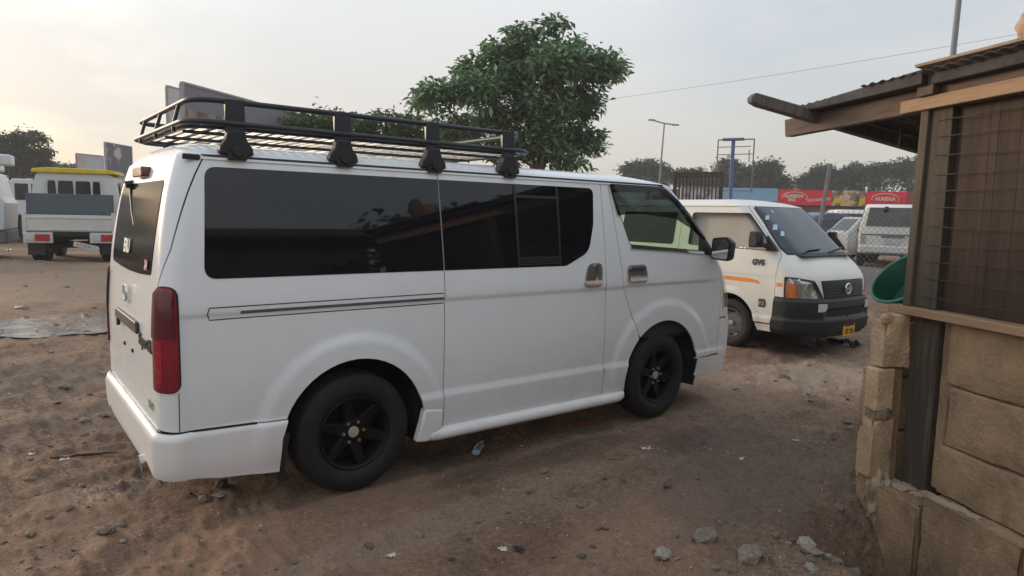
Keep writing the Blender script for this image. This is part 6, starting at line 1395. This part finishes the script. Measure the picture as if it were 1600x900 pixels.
for x in (-.85, 1.15): MB().tube([(x, 0, zb2), (x, 0, zt2)], .04, 6).build('frame_upright', GST, sf)
MB().box(-.6, .6, -.16, .16, zt2 - .06, zt2 + .08).build('cap_beam', BLUE, sf, bevel=.02); MB().tube([(-.87, 0, zt2), (1.17, 0, zt2)], .04, 6).build('frame_rail', GST, sf)
for i, z in enumerate((zt2 - .42, zt2 - .85, zt2 - 1.45, zb2 + .1)): MB().tube([(-.85, 0, z), ((1.0, 1.1, -.3, 1.15)[i], 0, z + (.02 if i < 2 else 0))], .025, 5).build('frame_rail', GST, sf)
MB().tube([(.9, .02, zt2 - .6), (.92, .05, zt2 - 1.3)], .03, 5).build('loose_strut', GST, sf)
# cage gate
A, B = at_depth(1052, 345, 21), at_depth(1124, 345, 20); d = (B - A)[:2]; L_ = float(np.linalg.norm(d)); g = float(ground_z(*A[:2])); cg = thing('cage_gate', 'tall rusty steel bar cage standing behind the second van', 'gate', (A[0], A[1], g), math.atan2(d[1], d[0]))
k = 20.5 / FPX; zt3 = 1.5824 + (343 - 272) * k - g; RUSTY = mat('rusty_brown_steel', (.075, .055, .048), .8, var=.3, scale=6)
for z in (.15, zt3 - .10, zt3 - .02): MB().box(0, L_, -.03, .03, z - .035, z + .035).build('rail', RUSTY, cg)
bm_ = MB().box(-.016, .016, -.016, .016, .15, zt3 - .05).mesh('bar'); bm_.materials.append(RUSTY)
for x in np.linspace(.04, L_ - .04, 13):
    o = bpy.data.objects.new('bar', bm_); link(o, cg); o.location = (x, 0, 0)
for x in (0, L_): MB().box(x - .04, x + .04, -.04, .04, -.1, zt3 + .03).build('upright', RUSTY, cg)
A, B = at_depth(1064, 345, 23.5), at_depth(1118, 345, 23.5)
hoarding('poster_board', 'white and pink printed board behind the rusty bar cage', A, B, 1.2, 2.62, print_mat('white_pink_print', (.55, .55, .57), [((.60, .22, .24), .56, .62, 1.6), ((.20, .24, .20), .55, .6, 2.0)]))[0]['category'] = 'board'
# leaning steel pole with chain-link fence
A = at_depth(1281, 345, 15.0); g = float(gheight(A[0], A[1])); B = at_depth(1470, 345, 13.0)
fn_ = thing('chain_link_fence', 'chain-link fence with one leaning steel pole in front of the far cars', 'fence', (A[0], A[1], g), math.atan2((B - A)[1], (B - A)[0]))
Lf = float(np.linalg.norm((B - A)[:2])); zp = 1.5824 + (346 - 257) * 15 / FPX - g
MB().tube([(-.02, 0, -.3), (.0, 0, 1.2), (.15, 0, zp)], .045, 10).build('pole', mat('galvanised_pole', (.30, .29, .27), .55, metal=.4, var=.2), fn_, smooth=60)
for x in (Lf * .5, Lf): MB().tube([(x, 0, -.3), (x, 0, 1.62)], .03, 8).build('post', MATS['galvanised_pole'], fn_, smooth=60) if x > Lf * .9 else None
mesh = MB(); hgt, cell = 1.45, .115; nx = int(Lf / cell); nzc = int(hgt / cell)
for sgn in (1, -1):
    for i in range(-nzc, nx + nzc):
        x0 = i * cell; pts = [(x0 + sgn * q, .0, .12 + q) for q in (0, hgt)]
        q0, q1 = pts
        lo_, hi_ = sorted((q0[0], q1[0]))
        if hi_ < 0 or lo_ > Lf: continue
        def clip(p, q):
            (ax, _, az_), (bx, _, bz) = p, q
            ta, tb_ = 0.0, 1.0
            for lim, s_ in ((0, 1), (Lf, -1)):
                da, db = s_ * (ax - lim), s_ * (bx - lim)
                if da < 0: ta = max(ta, da / (da - db))
                if db < 0: tb_ = min(tb_, da / (da - db))
            return (ax + (bx - ax) * ta, 0, az_ + (bz - az_) * ta), (ax + (bx - ax) * tb_, 0, az_ + (bz - az_) * tb_)
        c0, c1 = clip(q0, q1); mesh.tube([c0, c1], .0034, 4, cap=False)
mesh.build('mesh', mat('fence_wire', (.22, .21, .19), .6, metal=.5), fn_)
# tall pole behind the kiosk and the overhead wire
p = at_depth(1462, 345, 24); g = float(ground_z(p[0], p[1])); up = thing('utility_pole', 'tall slim grey pole rising behind the kiosk roof', 'pole', (p[0], p[1], g))
MB().tube([(0, 0, -.3), (.05, -.05, 6), (.18, -.14, 14)], [.12, .10, .075], 12).build('shaft', mat('pole_grey', (.22, .22, .23), .7, var=.15), up, smooth=60)
MB().box(-.9, .9, -.05, .05, 12.6, 12.75).build('crossarm', MATS['pole_grey'], up)
a, b = at_depth(1720, 30, 40), at_depth(640, 190, 70); pts = []
for t in np.linspace(0, 1, 40): q = a * (1 - t) + b * t; pts.append((q[0], q[1], q[2] - 1.2 * 4 * t * (1 - t) * .5))
tag(MB().tube(pts, .011, 5).build('overhead_wire', mat('black_cable', (.05, .05, .055), .6), smooth=60), 'thin overhead wire crossing the sky above the lamp post', 'wire')

# --- what stands behind the photographer and shows in the dark windows: a long workshop and trees
ws = thing('workshop', 'long dark workshop with a flat sheet roof, mirrored in the van windows', 'workshop', (-12.0, -16.0, 0.0))
MB().box(0, 17.0, -5.0, 0, -.2, 5.2).build('wall', mat('workshop_dark_wall', (.09, .075, .065), .9, var=.3, scale=.8), ws)
MB().box(-.6, 17.6, -5.6, 1.4, 5.22, 5.50).build('roof', mat('workshop_sheet_roof', (.12, .10, .09), .8, var=.3, scale=1.0), ws)
for x in np.linspace(1, 16, 6): MB().box(x - .9, x + .9, .0, .06, 0, 3.0).build('roller_door', mat('roller_door_grey', (.11, .11, .11), .7) if 'roller_door_grey' not in MATS else MATS['roller_door_grey'], ws)
for i, (x, y, h) in enumerate(((7.5, -16, 7.0), (11, -15.5, 7.4), (14.5, -15, 7.6), (18, -14, 7.8), (22, -12.5, 8.2), (-16, -17, 7))):
    bl = [(dx, dy, h * .62 + dz, 2.3, 2.3, h * .36, 1) for dx, dy, dz in ((0, 0, 0), (1.5, .4, -.4), (-1.5, -.3, -.5))]
    tree('yard_tree', ['broad dark tree next to the workshop', 'bushy dark tree second from the workshop', 'bushy dark tree third from the workshop', 'bushy dark tree fourth from the workshop', 'bushy dark tree farthest from the workshop', 'dark tree at the far gable of the workshop'][i], (x, y, 0), bl, 420, .55, 6, LEAF_C, 90 + i, .16, 'trees behind the photographer')

# ------------------------------------------------------------------ cars beyond the fence
SILVER = dusty_paint('silver_car_paint', (.40, .42, .45), .3, amount=.3); BLUECAR = dusty_paint('blue_car_paint', (.035, .06, .17), .3, amount=.2); CARWHITE = dusty_paint('suv_white_paint', (.70, .70, .66), .35, amount=.4, zlo=.2, zhi=.9)
def car(name, label, loc, rz, L, Wd, H, paint, prof, glass, belt, wheel_r=.31, wx=(.82, .80), lamps=RED_BRIGHT, tail=True):
    """prof: side outline (x from the tail = 0 forward, z); glass: side window polygons; upper body narrows above the belt"""
    t = thing(name, label, 'car', loc, rz); n = len(prof); ys = [-1.0, -.96, -.80, .80, .96, 1.0]
    def half(z): return Wd / 2 * (1 - .16 * smooth(belt, H, z) - .05 * smooth(.45, .15, z))
    v, f = [], []
    rows = [(-1.0, .0), (-.97, .035), (-.88, .06), (.88, .06), (.97, .035), (1.0, 0.0)]
    cx = np.mean([q[0] for q in prof]); cz = np.mean([q[1] for q in prof])
    for s, ins in rows:
        for x, z in prof:
            k = .06 - ins; xx = x + (cx - x) * k * .9; z2 = z + (cz - z) * k * .9; v.append((xx, s * float(half(z)), z2))
    for r in range(len(rows) - 1):
        for i in range(n): j = (i + 1) % n; f.append((r * n + i, r * n + j, (r + 1) * n + j, (r + 1) * n + i))
    f += [tuple(range(n)), tuple((len(rows) - 1) * n + i for i in range(n))]
    MB().add(v, f).build('body', paint, t, smooth=35)
    for sg in (-1, 1):
        for poly in glass:
            q = [(x, sg * (float(half(z)) * 1.0 + .006), z) for x, z in poly]; q2 = [(x, y - sg * .02, z) for x, y, z in q]; m = len(q)
            MB().add(q + q2, [tuple(range(m)), tuple(range(2 * m - 1, m - 1, -1))] + [(i, (i + 1) % m, m + (i + 1) % m, m + i) for i in range(m)]).build('side_window', DARK_GLASS, t)
        for xw in (wx[0], L - wx[1]):
            small_wheel(t, xw, sg * (Wd / 2 - .10), wheel_r, .20)
            MB().lathe([(wheel_r + .045, sg * (Wd / 2 + .004)), (wheel_r + .05, sg * (Wd / 2 - .25)), (0, sg * (Wd / 2 - .25))], 24, 'y', (xw, 0, wheel_r + .01), a0=math.radians(0), a1=math.radians(180)).lathe([(wheel_r + .045, sg * (Wd / 2 + .004)), (0, sg * (Wd / 2 + .004))], 24, 'y', (xw, 0, wheel_r + .01), a0=0, a1=math.pi).build('wheel_arch', UNDER, t)
    return t, half
D2 = 24.0
# silver hatchback, tail to the left of the picture's fence pole
p = at_depth(1303, 400, 23.5); gz = float(gheight(p[0], p[1]))
hb_prof = [(.05, .25), (3.65, .25), (3.72, .55), (3.65, .80), (2.85, .98), (2.15, 1.44), (1.6, 1.52), (.55, 1.50), (.12, 1.05), (.0, .95), (.0, .45)]
hbk, hf = car('hatchback_car', 'silver hatchback parked beyond the fence next to the white off-roader', (p[0], p[1], gz), math.radians(-38), 3.75, 1.68, 1.52, SILVER, hb_prof, [[(.30, 1.04), (1.15, 1.0), (1.15, 1.40), (.62, 1.40)], [(1.22, 1.0), (2.55, 1.0), (2.05, 1.38), (1.22, 1.42)]], .95)
MB().hexa([(.10, -.62, 1.04), (.10, .62, 1.04), (.14, .62, 1.04), (.14, -.62, 1.04)], [(.48, -.52, 1.44), (.48, .52, 1.44), (.54, .52, 1.44), (.54, -.52, 1.44)]).build('rear_window', DARK_GLASS, hbk)
for sg in (-1, 1): MB().hexa([(-.015, sg * .50, .78), (.20, sg * .835, .78), (.26, sg * .83, .78), (.05, sg * .50, .78)], [(.02, sg * .52, 1.02), (.34, sg * .825, 1.04), (.40, sg * .82, 1.04), (.08, sg * .52, 1.02)]).build('tail_lamp', RED_BRIGHT, hbk, bevel=.01)
# dark blue saloon roof behind it
p = at_depth(1268, 392, 29.0); gz = float(gheight(p[0], p[1]))
sal = [(.1, .3), (4.2, .3), (4.3, .6), (4.2, .85), (3.3, 1.0), (2.6, 1.55), (1.7, 1.72), (1.2, 1.72), (.5, 1.55), (.1, 1.05), (.0, .7)]
car('blue_car', 'dark blue car whose roof shows behind the silver hatchback', (p[0] + .6, p[1] + 1.2, gz), math.radians(-20), 4.3, 1.75, 1.72, BLUECAR, sal, [[(.65, 1.05), (1.6, 1.05), (1.6, 1.5), (.9, 1.5)], [(1.68, 1.05), (3.0, 1.05), (2.5, 1.5), (1.68, 1.58)]], 1.0)
# small white minivan further back
p = at_depth(1330, 385, 33.0); gz = float(gheight(p[0], p[1]))
mv_ = [(.05, .3), (3.9, .3), (3.95, .8), (3.5, 1.2), (3.0, 1.82), (2.6, 1.92), (.3, 1.92), (.08, 1.75), (.0, .9)]
mvc, mh = car('white_minivan', 'white minivan seen from behind between the silver hatchback and the shops', (p[0], p[1], gz), math.radians(38), 3.95, 1.66, 1.92, CARWHITE, mv_, [[(.5, 1.1), (1.6, 1.1), (1.6, 1.7), (.5, 1.7)], [(1.7, 1.1), (3.2, 1.15), (2.8, 1.7), (1.7, 1.7)]], 1.05)
MB().hexa([(-.02, -.60, 1.20), (-.02, .60, 1.20), (.05, .60, 1.20), (.05, -.60, 1.20)], [(.05, -.54, 1.72), (.05, .54, 1.72), (.12, .54, 1.72), (.12, -.54, 1.72)]).build('rear_window', DARK_GLASS, mvc)
# white off-roader, square tail towards the camera
p = at_depth(1392, 410, 20.4); gz = float(gheight(p[0], p[1]))
orp = [(.05, .42), (4.3, .42), (4.35, .95), (4.1, 1.08), (3.2, 1.18), (2.75, 1.80), (2.5, 1.88), (.28, 1.90), (.10, 1.80), (.0, 1.22), (.0, .6)]
orr, oh = car('offroad_car', 'white boxy off-roader seen from behind through the chain-link fence', (p[0], p[1], gz), math.radians(26), 4.35, 1.82, 1.90, CARWHITE, orp, [[(.35, 1.25), (1.2, 1.25), (1.2, 1.74), (.42, 1.74)], [(1.28, 1.25), (2.9, 1.25), (2.6, 1.72), (1.28, 1.74)]], 1.2, wheel_r=.37, wx=(.9, .85))
MB().hexa([(-.02, -.74, 1.245), (-.02, .74, 1.245), (.05, .74, 1.245), (.05, -.74, 1.245)], [(.08, -.66, 1.80), (.08, .66, 1.80), (.16, .66, 1.80), (.16, -.66, 1.80)]).build('rear_window', mat('grey_rear_glass', (.10, .095, .085), .12, var=.3, scale=2), orr)
MB().box(-.02, .02, -.86, .86, .98, 1.01).build('tailgate_seam', mat('grey_trim', (.12, .12, .12), .6), orr); MB().box(-.04, .0, -.30, .30, .92, .96).build('handle_strip', MATS['grey_trim'], orr)
MB().box(-.10, .02, -.88, .88, .45, .66).build('rear_bumper', CARWHITE, orr, bevel=.03)
for sg in (-1, 1): MB().box(-.03, .03, sg * .78 - .07, sg * .78 + .07, .72, .96).build('tail_lamp', mat('faded_lamp', (.42, .36, .33), .4) if 'faded_lamp' not in MATS else MATS['faded_lamp'], orr, bevel=.01)
MB().box(-.035, .02, -.22, .22, .72, .84).build('number_plate', MATS['white_plate'], orr)
MB().tube([(.08, .22, 1.79), (.0, .22, 1.70)], .07, 8).build('rear_camera_box', BLACK_TRIM, orr)

# ------------------------------------------------------------------ hazy air round the whole yard
HAZE_DENSITY = 0.0016
hz_ob = MB().box(-1700, 1700, -1700, 1700, -2.2, 16.0).build('haze', None)
hm = bpy.data.materials.new('dusty_evening_air'); hm.use_nodes = True; hn = hm.node_tree.nodes; hn.clear()
ho = hn.new('ShaderNodeOutputMaterial'); hv = hn.new('ShaderNodeVolumePrincipled'); hv.inputs['Color'].default_value = (.93, .93, .94, 1); hv.inputs['Density'].default_value = HAZE_DENSITY; hv.inputs['Anisotropy'].default_value = .2
hm.node_tree.links.new(hv.outputs[0], ho.inputs['Volume']); hz_ob.data.materials.append(hm); hz_ob['kind'] = 'stuff'
